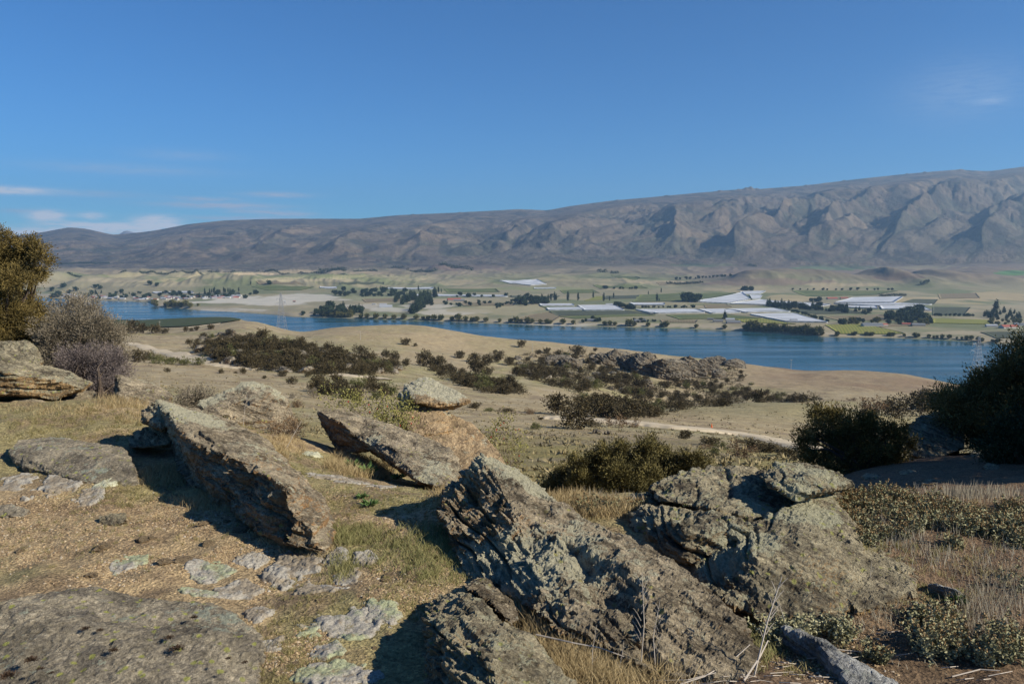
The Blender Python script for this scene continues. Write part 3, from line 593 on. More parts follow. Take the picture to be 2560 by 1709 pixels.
rock('capped_outcrop', 'ochre outcrop with a lichen-topped overhanging cap behind the jutting slab', [
    hull([(996, 994, 9.35), (1012, 962, 9.55), (1040, 947, 9.65), (1068, 941, 9.7), (1099, 957, 9.6), (1140, 978, 9.45), (1174, 1001, 9.3), (1137, 1014, 9.15), (1100, 1018, 9.1), (1040, 1004, 9.0)], .5, .9),
    hull([(1005, 990, 9.35), (1112, 1003, 9.35), (1114, 1045, 9.15), (1132, 1075, 8.95), (1040, 1092, 8.65), (985, 1038, 9.05)], .5),
    hull([(1010, 1050, 9.2), (1115, 1030, 9.5), (1175, 1055, 9.4), (1210, 1090, 9.2), (1249, 1138, 9.0), (1278, 1180, 8.7), (1280, 1240, 8.2), (1150, 1230, 7.9), (1038, 1100, 8.7), (1110, 1110, 8.6)], .6)],
    M_rock3, .013, (.028, .04, .006), axis=(.12, -.1, .97), strat=13, lich=[(1060, 955, 9.5, .3, 1.3), (1120, 985, 9.4, .22, 1.1), (1020, 975, 9.4, .2, 1.0)], och=[(1150, 1060, 9.2, .4, .4)], seed=18)
rock('great_lichened_rock', 'largest foreground rock, reddish craggy left end with white lichen crest', [
    hull([(1209, 1137, 4.65), (1244, 1145, 4.75), (1291, 1175, 4.7), (1353, 1226, 4.5), (1166, 1180, 4.65), (1116, 1230, 4.5), (1102, 1270, 4.4), (1128, 1320, 4.3), (1160, 1375, 4.2), (1256, 1228, 4.25), (1180, 1455, 3.8), (1300, 1300, 3.95), (1400, 1310, 4.0), (1244, 1462, 3.65), (1322, 1400, 3.65)], .45, .8),
    hull([(1300, 1218, 4.5), (1353, 1226, 4.45), (1399, 1256, 4.3), (1477, 1294, 4.1), (1516, 1310, 4.0), (1594, 1352, 3.8), (1671, 1399, 3.6), (1290, 1300, 4.0), (1516, 1349, 3.75), (1400, 1330, 3.8), (1620, 1450, 3.3), (1322, 1490, 3.4), (1244, 1462, 3.65), (1399, 1570, 3.1), (1550, 1640, 2.95), (1630, 1580, 3.0)], .5, .85),
    hull([(1540, 1335, 3.9), (1500, 1590, 3.05), (1480, 1400, 3.6), (1594, 1352, 3.8), (1671, 1399, 3.6), (1749, 1449, 3.42), (1807, 1500, 3.27), (1846, 1547, 3.18), (1881, 1632, 3.05), (1868, 1676, 2.92), (1788, 1695, 2.85), (1671, 1690, 2.85), (1550, 1640, 2.95), (1600, 1500, 3.2), (1620, 1450, 3.3)], .4, .88)],
    M_rock, .0082, (.032, .05, .007), axis=(.35, .0, .93), strat=8, lich=[(1235, 1160, 4.65, .15, 2.0), (1290, 1195, 4.6, .14, 1.8), (1340, 1228, 4.5, .13, 1.3), (1210, 1430, 3.85, .16, 1.2), (1300, 1470, 3.5, .16, .9), (1460, 1330, 4.0, .15, .5), (1320, 1450, 3.7, .22, .8), (1230, 1450, 3.95, .12, .9), (1440, 1480, 3.5, .3, .35)],
    och=[(1180, 1350, 4.35, .3, .42), (1300, 1330, 4.0, .25, .3), (1450, 1380, 3.8, .2, .2)], dents=[(1170, 1260, 4.35, .10, .07), (1215, 1330, 4.1, .10, .06), (1160, 1340, 4.25, .08, .07), (1330, 1370, 3.75, .09, .06), (1460, 1420, 3.5, .10, .07), (1520, 1480, 3.3, .10, .07), (1590, 1540, 3.1, .09, .06), (1420, 1370, 3.7, .08, .05), (1240, 1250, 4.2, .06, .04)], seed=22)
rock('layered_boulder', 'big layered boulder split by a diagonal crack and capped by a projecting block', [
    hull([(1628, 1219, 4.75), (1665, 1200, 4.85), (1720, 1182, 4.95), (1778, 1171, 5.05), (1829, 1177, 5.05), (1895, 1172, 5.05), (1950, 1180, 4.95), (2005, 1245, 4.6), (1985, 1262, 4.45), (1881, 1300, 4.2), (1790, 1275, 4.25), (1640, 1247, 4.5)], .6, .85),
    hull([(1584, 1320, 4.35), (1592, 1294, 4.42), (1603, 1262, 4.5), (1650, 1262, 4.4), (1790, 1283, 4.15), (1878, 1311, 3.98), (1811, 1368, 3.88), (1716, 1408, 3.88), (1657, 1380, 4.0), (1612, 1352, 4.2), (1720, 1330, 3.92)], .5, .88),
    hull([(1599, 1246, 4.7), (1625, 1230, 4.8), (1650, 1260, 4.7), (1610, 1275, 4.65)], .3),
    hull([(1900, 1190, 4.6), (1950, 1156, 4.8), (1994, 1151, 4.9), (2038, 1162, 4.85), (2093, 1177, 4.75), (2119, 1203, 4.65), (2104, 1213, 4.55), (2055, 1222, 4.3), (1985, 1240, 4.2), (1935, 1215, 4.3), (2020, 1190, 4.4)], .4, .88),
    hull([(1990, 1225, 4.5), (2095, 1226, 4.65), (2101, 1240, 4.65), (2086, 1262, 4.5), (2000, 1282, 4.25)], .35),
    hull([(1893, 1305, 4.1), (2005, 1262, 4.35), (2086, 1257, 4.45), (2122, 1301, 4.3), (2152, 1345, 4.1), (2165, 1450, 3.65), (2104, 1550, 3.32), (1976, 1555, 3.3), (1903, 1545, 3.33), (1829, 1510, 3.45), (1780, 1480, 3.55), (1690, 1418, 3.95), (1811, 1376, 3.92), (1900, 1390, 3.62), (2000, 1370, 3.72)], .7, .9),
    hull([(2110, 1352, 4.2), (2214, 1350, 4.25), (2261, 1393, 4.0), (2294, 1437, 3.82), (2291, 1466, 3.68), (2232, 1500, 3.5), (2140, 1535, 3.35), (2090, 1410, 3.75)], .35, .88)],
    M_rock2, .009, (.028, .042, .006), axis=(.33, -.1, .93), strat=10, lich=[(1880, 1370, 3.82, .14, 1.8), (1830, 1420, 3.75, .1, 1.2), (1985, 1290, 4.2, .17, 1.3), (2080, 1290, 4.2, .12, .8), (2050, 1185, 4.6, .2, .5), (1620, 1320, 4.3, .12, .6), (2220, 1420, 4.1, .3, -1.2), (2050, 1460, 3.8, .3, -.6)], och=[(2050, 1520, 3.6, .25, .5), (2230, 1490, 3.8, .15, .5)], dents=[(1970, 1480, 3.5, .06, .05), (2090, 1345, 4.0, .05, .05), (1700, 1300, 4.2, .10, .04)], seed=27)
rock('curved_slab', 'thin curved slab leaning on the craggy base of the largest foreground rock', [
    hull([(1153, 1463, 3.55), (1170, 1452, 3.62), (1211, 1448, 3.62), (1252, 1471, 3.5), (1240, 1500, 3.3), (1190, 1484, 3.35)], .12),
    hull([(1211, 1448, 3.62), (1252, 1471, 3.5), (1293, 1516, 3.3), (1303, 1546, 3.2), (1279, 1562, 3.1), (1235, 1510, 3.2), (1190, 1478, 3.35)], .1)],
    M_rock, .008, (.02, .02, .005), axis=(.6, -.6, .5), strat=14, seed=31)
rock('front_slab', 'tilted slab at the bottom edge centre with a dark brown left side and grey lichen on its upper end', [
    hull([(1064, 1512, 3.38), (1109, 1495, 3.45), (1150, 1480, 3.45), (1190, 1500, 3.3), (1259, 1563, 3.0), (1200, 1600, 2.75), (1095, 1577, 2.95), (1062, 1557, 3.15), (1068, 1625, 3.05), (1120, 1690, 2.82)], .3, .85),
    hull([(1095, 1575, 2.95), (1259, 1560, 3.0), (1330, 1584, 2.95), (1364, 1631, 2.83), (1425, 1709, 2.65), (1440, 1790, 2.45), (1260, 1800, 2.3), (1090, 1790, 2.5), (1070, 1640, 2.98), (1150, 1610, 2.75), (1230, 1640, 2.55)], .3, .88)],
    M_rock2, .0075, (.024, .034, .006), axis=(.45, .36, .82), strat=13, lich=[(1120, 1520, 3.6, .15, 1.0), (1200, 1545, 3.3, .1, .5)], och=[(1180, 1690, 2.8, .2, .5)], seed=33)
rock('shaded_low_rock', 'low rock half in shadow between the tilted slab and the largest rock', [hull([(983, 1318, 5.0), (1000, 1300, 5.2), (1050, 1285, 5.4), (1120, 1290, 5.3), (1160, 1310, 5.0), (1150, 1350, 4.7), (1050, 1345, 4.75), (990, 1345, 4.8)], .3)], M_rock, .012, (.03, .02, .006), seed=35)
rock('flat_front_slab', 'broad flat slab in the bottom left corner speckled with yellow, white and black lichen', [
    hull([(-120, 1530, .10), (0, 1509, .10), (77, 1501, .09), (161, 1486, .08), (230, 1472, .07), (326, 1486, .08), (460, 1505, .07), (529, 1516, .06), (594, 1547, .06), (648, 1585, .05), (659, 1622, .02), (655, 1690, .0), (640, 1760, .0), (300, 1780, .03), (-150, 1780, .05), (300, 1600, .12)], .1, .95, .15)],
    M_flat, .010, (.02, .03, .006), axis=(.16, -.1, .98), strat=13, lich=[(60, 1600, 3.2, .08, .8), (330, 1600, 3.2, .1, .7), (560, 1600, 3.2, .1, .9), (480, 1560, 3.3, .08, .7)], seed=37)
rock('split_flat_slab', 'low flat slab with a dark crack and white lichen rosettes lying left of the tilted slab', [
    hull([(20, 1125, .07), (42, 1097, .08), (130, 1090, .07), (306, 1120, .08), (330, 1160, .08), (349, 1204, .02), (306, 1218, .0), (200, 1200, .02), (60, 1170, .02), (180, 1130, .1)], .1, .95, .12)],
    M_flat, .012, (.02, .022, .005), axis=(.05, -.2, .97), strat=12, lich=[(130, 1160, 5.9, .06, 1.3), (250, 1200, 5.6, .1, 1.2), (195, 1150, 6.0, .08, .9)], seed=39)
rock('flat_grey_stone', 'flat grey stone set in the gravel at the left edge', [hull([(-20, 1262, .03), (30, 1255, .04), (72, 1275, .03), (60, 1292, .0), (0, 1290, .01), (-30, 1285, .0)], .06, .9, .06)], M_flat, .009, (.012, .012, .004), seed=41)
rock('ringed_stone', 'small dark stone ringed with pale lichen in the gravel left of centre', [hull([(250, 1295, .02), (275, 1283, .05), (315, 1281, .05), (320, 1300, .03), (290, 1315, .0), (255, 1312, .0)], .05, .9, .05)], M_rock2, .007, (.012, .012, .004), seed=42)
rock('shaded_boulder', 'grey lichened boulder in the deep shade under the right-hand tree', [hull([(2268, 1070, 14), (2300, 1042, 14.3), (2345, 1030, 14.6), (2385, 1045, 14.3), (2412, 1080, 14), (2405, 1120, 13.6), (2350, 1150, 13.2), (2275, 1140, 13.2)], 1.0)], M_rock2, .03, (.07, .05, .012), lich=[(2340, 1080, 14, .8, -.2)], seed=44)
for i, (u, v, w, h_, lab) in enumerate(((2270, 1180, 24, 6, 'low shaded stone nearest the big boulder under the tree'), (2330, 1200, 34, 6, 'flat shaded stone on the dark ground right of the projecting cap'), (2480, 1165, 20, 9, 'pale lichened stone in the shade at the right edge'), (2440, 1135, 16, 8, 'small shaded stone between the boulder and the right edge'), (2180, 1190, 24, 6, 'shaded stone just right of the dark manuka foot'))):
    p0 = hit(u, v + h_, 5, 40); Y = p0.y
    rock('shaded_stone', lab, [hull([(u - w, v, Y + .3), (u - w * .4, v - h_, Y + .5), (u + w * .5, v - h_ * .8, Y + .4), (u + w, v + 3, Y + .2), (u + w * .6, v + h_ * 1.5, Y - .1), (u - w * .7, v + h_ * 1.5, Y - .1)], .3)], M_rock2, .02, (.04, .03, .008), lich=[(u, v, Y, .4, -.4)], seed=50 + i, cat='stone')
M_pale = rock_mat('pale_schist', (.36, .36, .34), (.22, .22, .21), (.32, .28, .2), (.42, .44, .38), (.33, .36, .16), .3, .2)
rock('pale_ledge', 'long pale grey ledge running down to the bottom edge right of the largest rock', [
    hull([(1950, 1590, .03), (1960, 1572, .07), (2000, 1575, .09), (2040, 1600, .09), (2092, 1622, .09), (2070, 1650, .0), (1990, 1620, .0)], .06, .9, .08),
    hull([(2040, 1600, .08), (2110, 1632, .08), (2157, 1662, .07), (2250, 1709, .05), (2280, 1760, .04), (2150, 1740, .0), (2080, 1660, .0)], .06, .9, .08)], M_pale, .008, (.02, .015, .004), seed=60)
rock('pale_stone', 'pale grey stone in the soil just right of the layered boulder foot', [hull([(2272, 1520, .03), (2285, 1502, .06), (2320, 1505, .06), (2352, 1535, .03), (2345, 1548, .0), (2290, 1540, .0)], .06, .9, .06)], M_pale, .007, (.012, .012, .003), seed=61)
rock('pale_slab', 'narrow pale slab lying in the herbs right of the layered boulder', [hull([(2318, 1456, .03), (2340, 1457, .04), (2400, 1476, .04), (2410, 1486, .0), (2370, 1484, .0)], .05, .9, .05)], M_pale, .008, (.010, .012, .003), seed=62)
rock('grass_edge_stone', 'small pale stone at the edge of the dry grass behind the largest rock', [hull([(1388, 1250, 5.7), (1400, 1238, 5.8), (1425, 1236, 5.8), (1428, 1255, 5.6), (1400, 1262, 5.5)], .15)], M_pale, .01, (.012, .01, .003), seed=63)

# rounded cushions of scabweed on the gravel
def worley(x, y, seed):
    ix = np.floor(x).astype(np.int64); iy = np.floor(y).astype(np.int64); d = np.full(np.shape(x), 9.); d2 = d.copy()
    for a in (-1, 0, 1):
        for b in (-1, 0, 1):
            px = ix + a + .5 + .45 * _h(ix + a, iy + b, 0, seed); py = iy + b + .5 + .45 * _h(ix + a, iy + b, 1, seed)
            r = np.hypot(x - px, y - py); d2 = np.where(r < d, d, np.minimum(d2, r)); d = np.minimum(d, r)
    return d, d2
def cush_mat(name, a, b):
    m, nt, p = newmat(name); v = objvec(nt); n = noise(nt, 5, 4, .6, v); f = noise(nt, 130, 4, .7, v)
    c = mix(nt, ramp(nt, n, [(.47, 0), (.55, 1)]), a, b); c = mix(nt, ramp(nt, noise(nt, 22, 5, .7, v), [(.54, 0), (.66, .7)]), c, (.20, .15, .09)); c = mix(nt, 1.0, c, ramp(nt, f, [(.3, .55), (.7, 1.35)]), 'MULTIPLY')
    nt.links.new(c, p.inputs['Base Color']); bump(nt, p, noise(nt, 90, 5, .75, v), .8, .008); return m
M_c1 = cush_mat('scabweed', (.31, .29, .25), (.24, .205, .155)); M_c2 = cush_mat('scabweed_green', (.31, .29, .25), (.28, .30, .19)); M_c3 = cush_mat('pale_lichen', (.44, .44, .32), (.36, .36, .26))
def cushion(name, label, u, v, ru, rv, h, mat, lump=11., seed=0, cat='cushion plant', group=None, tilt=0., n=110):
    c = GP(u, v); rx = ru / F * c.y; ry = rv / F * c.y * c.y / 1.6
    g = np.linspace(-1.25, 1.25, n); A, B = np.meshgrid(g, g); a = A * math.cos(tilt) - B * math.sin(tilt); b = A * math.sin(tilt) + B * math.cos(tilt)
    X = c.x + a * rx; Yv = c.y + b * ry
    r = np.hypot(A, B) + .5 * fbm(X * 9, Yv * 9, o=4, seed=seed, g=.62)
    w1, w2 = worley(X * lump + .3 * vnoise(X * 20, Yv * 20, seed=1), Yv * lump * .8, seed + 3); lum = np.sqrt(np.clip(1 - (w1 / .75) ** 2, 0, 1)) * sstep(0, .3, w2 - w1)
    w3, w4 = worley(X * lump * 2.7, Yv * lump * 2.2, seed + 4); l2 = sstep(0, .25, w4 - w3)
    e = sstep(1.02, .55, r)
    Z = ground(X, Yv) - .03 + e * .034 + e * h * .13 * (.55 + .40 * lum + .22 * l2) + e * .006 * fbm(X * 16, Yv * 16, o=4, seed=seed + 2) + .004 * fbm(X * 40, Yv * 40, o=2, seed=seed) 
    me = mesh(name, np.stack([X, Yv, Z], -1).reshape(-1, 3), gridfaces(n, n), mat, True)
    return tag(obj(name, me), label, cat, group)
CU = [(185, 1195, 72, 38, .10, M_c1, 'grey cushion of scabweed against the split flat slab'), (225, 1240, 38, 16, .06, M_c1, 'small grey cushion just below the largest upper-left cushion'), (30, 1215, 45, 22, .03, M_c1, 'low grey cushion at the left edge of the gravel'),
      (740, 1420, 85, 50, .12, M_c1, 'big domed grey cushion at the foot of the tilted slab'), (850, 1385, 32, 24, .10, M_c1, 'round cushion touching the lower end of the tilted slab'), (915, 1400, 38, 22, .09, M_c1, 'right-hand round cushion beside the shaded grass'),
      (860, 1450, 50, 24, .05, M_c1, 'low cushion between the domed cushion and the green grass'), (790, 1475, 60, 20, .04, M_c1, 'flat tongue of grey cushion below the domed cushion'), (620, 1400, 40, 18, .07, M_c1, 'small grey cushion left of the domed cushion'),
      (530, 1430, 80, 22, .05, M_c2, 'grey and green cushion at the upper end of the diagonal chain'), (590, 1475, 60, 30, .06, M_c1, 'grey cushion in the middle of the diagonal chain'), (500, 1480, 50, 12, .03, M_c2, 'pale green edging cushion above the flat front slab'),
      (640, 1530, 50, 32, .05, M_c1, 'lower grey cushion of the diagonal chain'), (680, 1610, 32, 34, .05, M_c1, 'small grey cushion right of the flat front slab'), (330, 1405, 62, 24, .015, M_c2, 'flat blue-green lichen mat on the gravel'),
      (870, 1570, 120, 45, .06, M_c2, 'wide grey-green cushion in front of the rock shadow'), (950, 1530, 60, 28, .05, M_c2, 'green cushion at the top of the wide grey-green cushion'), (820, 1625, 70, 26, .05, M_c2, 'cushion below the wide grey-green cushion'),
      (840, 1690, 110, 32, .06, M_c2, 'sage green cushion on the bottom edge left of the dark shadow'), (270, 1700, 55, 26, .06, M_c1, 'grey cushion on the bottom edge below the flat slab'), (390, 1705, 60, 26, .06, M_c2, 'greenish cushion on the bottom edge below the flat slab'),
      (490, 1700, 55, 22, .06, M_c1, 'third cushion from the left along the bottom edge'), (590, 1700, 50, 22, .05, M_c1, 'cushion on the bottom edge under the right corner of the flat slab'),
      (60, 1700, 48, 26, .05, M_c3, 'cream tufted lichen in the bottom left corner'), (205, 1708, 38, 18, .04, M_c3, 'cream tufted lichen on the bottom edge beside the corner one'), (130, 1158, 24, 14, .02, M_c3, 'round cream lichen rosette on the split flat slab'),
      (60, 1160, 14, 10, .02, M_c3, 'small cream rosette at the left end of the split flat slab'), (285, 1195, 34, 26, .025, M_c3, 'large cream lichen patch on the right end of the split flat slab'), (200, 1150, 18, 10, .02, M_c3, 'cream rosette above the grey cushion'),
      (815, 1190, 45, 16, .06, M_c1, 'lumpy grey cushion right of the tilted slab top'), (880, 1200, 40, 18, .05, M_c1, 'lumpy grey cushion in the grass below the jutting slab'), (960, 1215, 45, 10, .04, M_c1, 'flat grey cushion near the lower end of the jutting slab'),
      (780, 1132, 30, 8, .05, M_c3, 'cream lichen patch on the crest left of the jutting slab'), (530, 1685, 22, 14, .09, M_c3, 'cream rosette on the front edge of the flat slab'), (585, 1682, 20, 13, .08, M_c3, 'cream rosette right of the other on the front edge of the flat slab')]
for i, (u, v, a, b, h, m, lab) in enumerate(CU):
    pale_ = m is M_c3
    cushion('lichen_patch' if pale_ else 'cushion_plant', lab, u, v, a * (1 if pale_ else 1.22), b * (1 if pale_ else 1.25), h + (.05 if pale_ and v < 1220 else 0), m, 34 if pale_ else 19 + 6 * random.random(), 100 + i, 'lichen' if pale_ else 'cushion plant', tilt=random.uniform(-.3, .3), n=60 if pale_ else 120)
# ================================================================== vegetation builders
def quadleaves(cen, dirs, L, W, tint):
    """narrow folded leaves: cen (n,3), dirs (n,3)"""
    n = len(cen); r = RNG.normal(size=(n, 3)); sd_ = np.cross(dirs, r); sd_ /= np.linalg.norm(sd_, axis=1)[:, None] + 1e-9
    L = np.broadcast_to(L, (n,))[:, None]; W = np.broadcast_to(W, (n,))[:, None]
    a = cen; b = cen + dirs * L * .5 + sd_ * W; c = cen + dirs * L; d = cen + dirs * L * .5 - sd_ * W
    V = np.stack([a, b, c, d], 1).reshape(-1, 3); Fc = np.arange(4 * n).reshape(n, 4); return V, Fc, np.repeat(tint, 4)
def unit(v): return v / (np.linalg.norm(v, axis=-1, keepdims=True) + 1e-9)
def foliage(lobes, ncl, nleaf, L, W, clr, up=.35, fill=.45, spread=1.0):
    """lobes: (centre, radius[3]); clumps of leaves through each lobe; returns V, F, tint, clump centres"""
    cs = []; outs = []
    vol = np.array([r[0] * r[1] * r[2] for c, r in lobes]) ** (2 / 3); vol /= vol.sum()
    for (c, r), w in zip(lobes, vol):
        k = max(2, int(ncl * w)); d = unit(RNG.normal(size=(k, 3))); rad = (fill + (1 - fill) * RNG.random(k) ** .5)
        rad *= 1 + .22 * RNG.normal(size=k)
        cs.append(np.array(c) + d * np.array(r) * rad[:, None]); outs.append(unit(d * .9 + np.array([0, 0, up])))
    cs = np.concatenate(cs); outs = np.concatenate(outs); k = len(cs)
    ct = np.clip(.5 + .22 * RNG.normal(size=k), 0, 1)
    sz = clr * (.6 + .8 * RNG.random(k))
    i = np.repeat(np.arange(k), nleaf)
    t = RNG.random(len(i))[:, None]; o = outs[i]
    jit = RNG.normal(size=(len(i), 3)) * .42 * (1.1 - .5 * t)
    pos = cs[i] + (o * (t - .4) * 1.7 + jit * spread) * sz[i][:, None]
    dr = unit(o * .8 + jit * .9 + RNG.normal(size=(len(i), 3)) * .45 + np.array([0, 0, .15]))
    tint = np.clip(ct[i] + .16 * RNG.normal(size=len(i)), 0, 1)
    V, Fc, T = quadleaves(pos, dr, L * (.6 + .8 * RNG.random(len(i))), W, tint)
    return V, Fc, T, cs
def limbs(base, targets, r0, r1, n=4, bend=.15):
    mb = MB(); base = Vector(base)
    for t in targets:
        t = Vector(t); L = (t - base).length; m1 = base.lerp(t, .35) + Vector(RNG.normal(size=3)) * L * bend * .4 - Vector((0, 0, -L * .04)); m2 = base.lerp(t, .7) + Vector(RNG.normal(size=3)) * L * bend * .4
        mb.tube([base, m1, m2, t], [r0, r0 * .6 + r1 * .4, r0 * .3 + r1 * .7, r1], n)
    return mb
def bush_px(name, label, lobes, Y, base, mat, ncl, nleaf, L, W, cl, cat='bush', nl=26, r0=.05, up=.35, fill=.4, depth=.8, bark=None, squash=1., group=None, spread=1.):
    """a bush described by lobes at pixels (u, v, radius) at a depth; really placed and sized there in 3-D"""
    lb = []
    for (u, v, r) in lobes:
        c = P(u, v, Y + random.uniform(-.5, .5) * depth); R = r / F * Y; lb.append((np.array(c), (R, R * 1.0, R * squash)))
    b = P(*base) if len(base) == 3 else Vector(hit(*base)); b = Vector((b.x, b.y, float(ground(b.x, b.y)) - .05))
    V, Fc, T, cs = foliage(lb, ncl, nleaf, L, W, cl, up, fill, spread)
    root = empty(name, b); tag(root, label, cat, group)
    o = np.array(b)
    obj('foliage', mesh('foliage', V - o, Fc, mat, False, {'tint': T}), root)
    tg = cs[RNG.choice(len(cs), min(nl, len(cs)), replace=False)]
    obj('stem', limbs((0, 0, 0), tg - o, r0, r0 * .12).build('stem', bark or M_bark), root)
    return root

bush_px('kanuka_tree', 'tall golden-brown kanuka at the left edge above the overhanging boulder', [(-10, 575, 24), (15, 600, 26), (30, 640, 36), (75, 622, 30), (100, 640, 22), (120, 655, 14), (60, 665, 34), (0, 650, 40), (-20, 700, 50), (40, 700, 36), (80, 690, 26), (20, 735, 30), (60, 760, 36), (90, 790, 36), (20, 790, 50), (110, 820, 34), (50, 840, 50), (0, 860, 60), (100, 860, 36), (-90, 640, 70), (-110, 740, 90), (-90, 850, 90)], 12.5, (-40, 1000, 12.8), L_gold, 1150, 125, .042, .0065, .12, nl=40, r0=.06, fill=.2, squash=.62)
bush_px('matagouri_bush', 'grey-brown twiggy bush between the golden kanuka and the purple-grey bush', [(190, 790, 45), (160, 830, 50), (225, 830, 55), (265, 860, 42), (200, 880, 60), (140, 880, 45), (275, 905, 35)], 11.5, (210, 990, 11), L_grey, 620, 130, .035, .004, .12, nl=40, r0=.03)
bush_px('briar_bush', 'purple-grey leafless bush beside the upright brown rock at the left', [(190, 915, 38), (235, 925, 45), (270, 935, 38), (225, 965, 45), (265, 975, 40), (285, 900, 18), (290, 990, 22)], 10.3, (245, 1010, 9.8), L_purp, 440, 130, .032, .0035, .10, nl=40, r0=.02)
bush_px('kanuka_bush', 'dark kanuka bush in the hollow behind the layered boulder', [(1395, 1215, 30), (1420, 1180, 22), (1432, 1158, 14), (1465, 1195, 32), (1490, 1160, 26), (1505, 1135, 20), (1440, 1225, 36), (1540, 1150, 28), (1552, 1120, 16), (1540, 1190, 40), (1590, 1165, 34), (1615, 1130, 26), (1632, 1112, 16), (1655, 1150, 30), (1700, 1165, 26), (1735, 1150, 20), (1760, 1160, 14), (1680, 1195, 40), (1610, 1210, 50), (1510, 1225, 44), (1380, 1235, 20)], 24, (1560, 1270, 24), L_kan, 1100, 110, .08, .012, .19, nl=60, r0=.08, depth=1.8, squash=.85, fill=.2, up=.7)
bush_px('manuka_bush', 'olive-brown manuka bush behind the projecting cap of the layered boulder', [(2048, 1035, 24), (2085, 1045, 30), (2035, 1080, 26), (2100, 1090, 40), (2150, 1065, 36), (2185, 1060, 26), (2225, 1090, 34), (2160, 1115, 38), (2100, 1140, 32), (2215, 1140, 34), (2255, 1115, 24), (2010, 1115, 18), (2020, 1090, 14), (2040, 1150, 26), (2160, 1170, 50), (2230, 1175, 40), (2080, 1180, 34)], 13, (2160, 1225, 12.5), L_oman, 480, 105, .05, .008, .12, nl=70, r0=.045, depth=.9, fill=.25, squash=.85, up=.7)
bush_px('dark_kanuka_tree', 'dark shaded kanuka tree filling the right edge', [(2560, 885, 24), (2590, 865, 34), (2520, 918, 22), (2468, 955, 22), (2560, 935, 42), (2400, 992, 24), (2370, 1004, 15), (2445, 1002, 40), (2505, 990, 56), (2580, 980, 90), (2440, 1050, 50), (2520, 1060, 80), (2620, 1060, 120), (2660, 930, 80), (2740, 1000, 120), (2350, 1010, 26), (2390, 1030, 35)], 14.5, (2560, 1150, 13.8), L_kan, 2000, 110, .055, .010, .19, nl=60, r0=.09, depth=1.5, cat='tree')
bush_px('broadleaf_shrub', 'dull green shrub low in the shade at the right edge', [(2530, 1100, 45), (2570, 1130, 55), (2500, 1130, 38), (2550, 1170, 45), (2600, 1090, 60)], 11, (2560, 1215, 10.5), L_tree, 300, 90, .035, .010, .14, nl=20, r0=.03)
# unseen trees added right of the frame to shade the bank and edge tree
for k, (x, y, r, lab) in enumerate(((8.3, 7.5, 1.6, 'unseen kanuka tree added for shade just outside the right edge, nearest the viewer'), (12.6, 8.8, 2.4, 'unseen kanuka tree added for shade, farthest right outside the frame'), (11.7, 12.8, 1.9, 'unseen kanuka tree added for shade outside the frame behind the dark edge tree'), (9.1, 9.8, 1.5, 'unseen kanuka tree added for shade outside the right edge between two others'))):
    g0_ = float(ground(x, y)); root = empty('kanuka_tree', (x, y, g0_)); tag(root, lab, 'tree')
    V, Fc, T, cs = foliage([(np.array((0, 0, r * 1.0)), (r, r, r * .8)), (np.array((.3, .2, r * 1.5)), (r * .7, r * .7, r * .6)), (np.array((-.9, .2, r * .8)), (r * .6, r * .7, r * .6))], 420, 80, .08, .018, .3)
    obj('foliage', mesh('foliage', V, Fc, L_kan, False, {'tint': T}), root); obj('stem', limbs((0, 0, -.1), cs[:30], .08, .01).build('stem', M_bark), root)
bush_px('briar_rose', 'yellow-green briar rose sprawling over the jutting slab', [(825, 1000, 16), (860, 1000, 22), (895, 1012, 26), (945, 1030, 28), (985, 1030, 32), (1005, 1060, 32), (965, 1055, 28), (1020, 1020, 22), (1015, 1090, 22)], 8.6, (975, 1100, 8.7), L_green, 110, 34, .022, .007, .10, nl=46, r0=.007, up=.5, fill=.2, spread=1.2)
bush_px('sparse_briar', 'thin straggling briar with red hips right of the capped outcrop', [(1220, 1080, 28), (1255, 1072, 30), (1290, 1085, 22), (1240, 1110, 24), (1275, 1150, 30), (1300, 1120, 22)], 9.6, (1265, 1165, 9.4), L_green, 46, 22, .024, .009, .10, nl=44, r0=.005, up=.6, fill=.1, spread=1.4)
hb = MB()
for k in range(22):
    u, v = random.choice([(850, 1005), (945, 1030), (1000, 1050), (1230, 1080), (1265, 1075), (1280, 1140)]); p = P(u + random.uniform(-35, 35), v + random.uniform(-25, 25), (8.4 if u < 1100 else 9.5) + random.uniform(-.2, .2))
    hb.tube([p + Vector((0, 0, -.009)), p + Vector((0, 0, -.004)), p + Vector((0, 0, .005)), p + Vector((0, 0, .009))], [.002, .006, .006, .001], 6)
tag(obj('rose_hips', hb.build('rose_hips', flat_mat('rose_hip_red', (.42, .05, .03), .4))), 'scattered red hips on the two briars', 'rose hips', kind='stuff')
bush_px('grey_shrub', 'low grey shrub peeping over the crest left of the lichen-crowned rock', [(470, 1000, 20), (495, 1000, 24), (520, 1010, 20), (450, 1005, 14)], 9.2, (490, 1030, 9.1), L_grey, 110, 60, .03, .004, .08, nl=20, r0=.01)
bush_px('dry_shrub', 'brown dry shrub on the right flank of the lichen-crowned rock', [(700, 1085, 24), (725, 1070, 22), (745, 1060, 16), (715, 1110, 22)], 8.2, (715, 1130, 7.8), L_rust, 60, 40, .03, .003, .08, nl=40, r0=.006, up=.6)

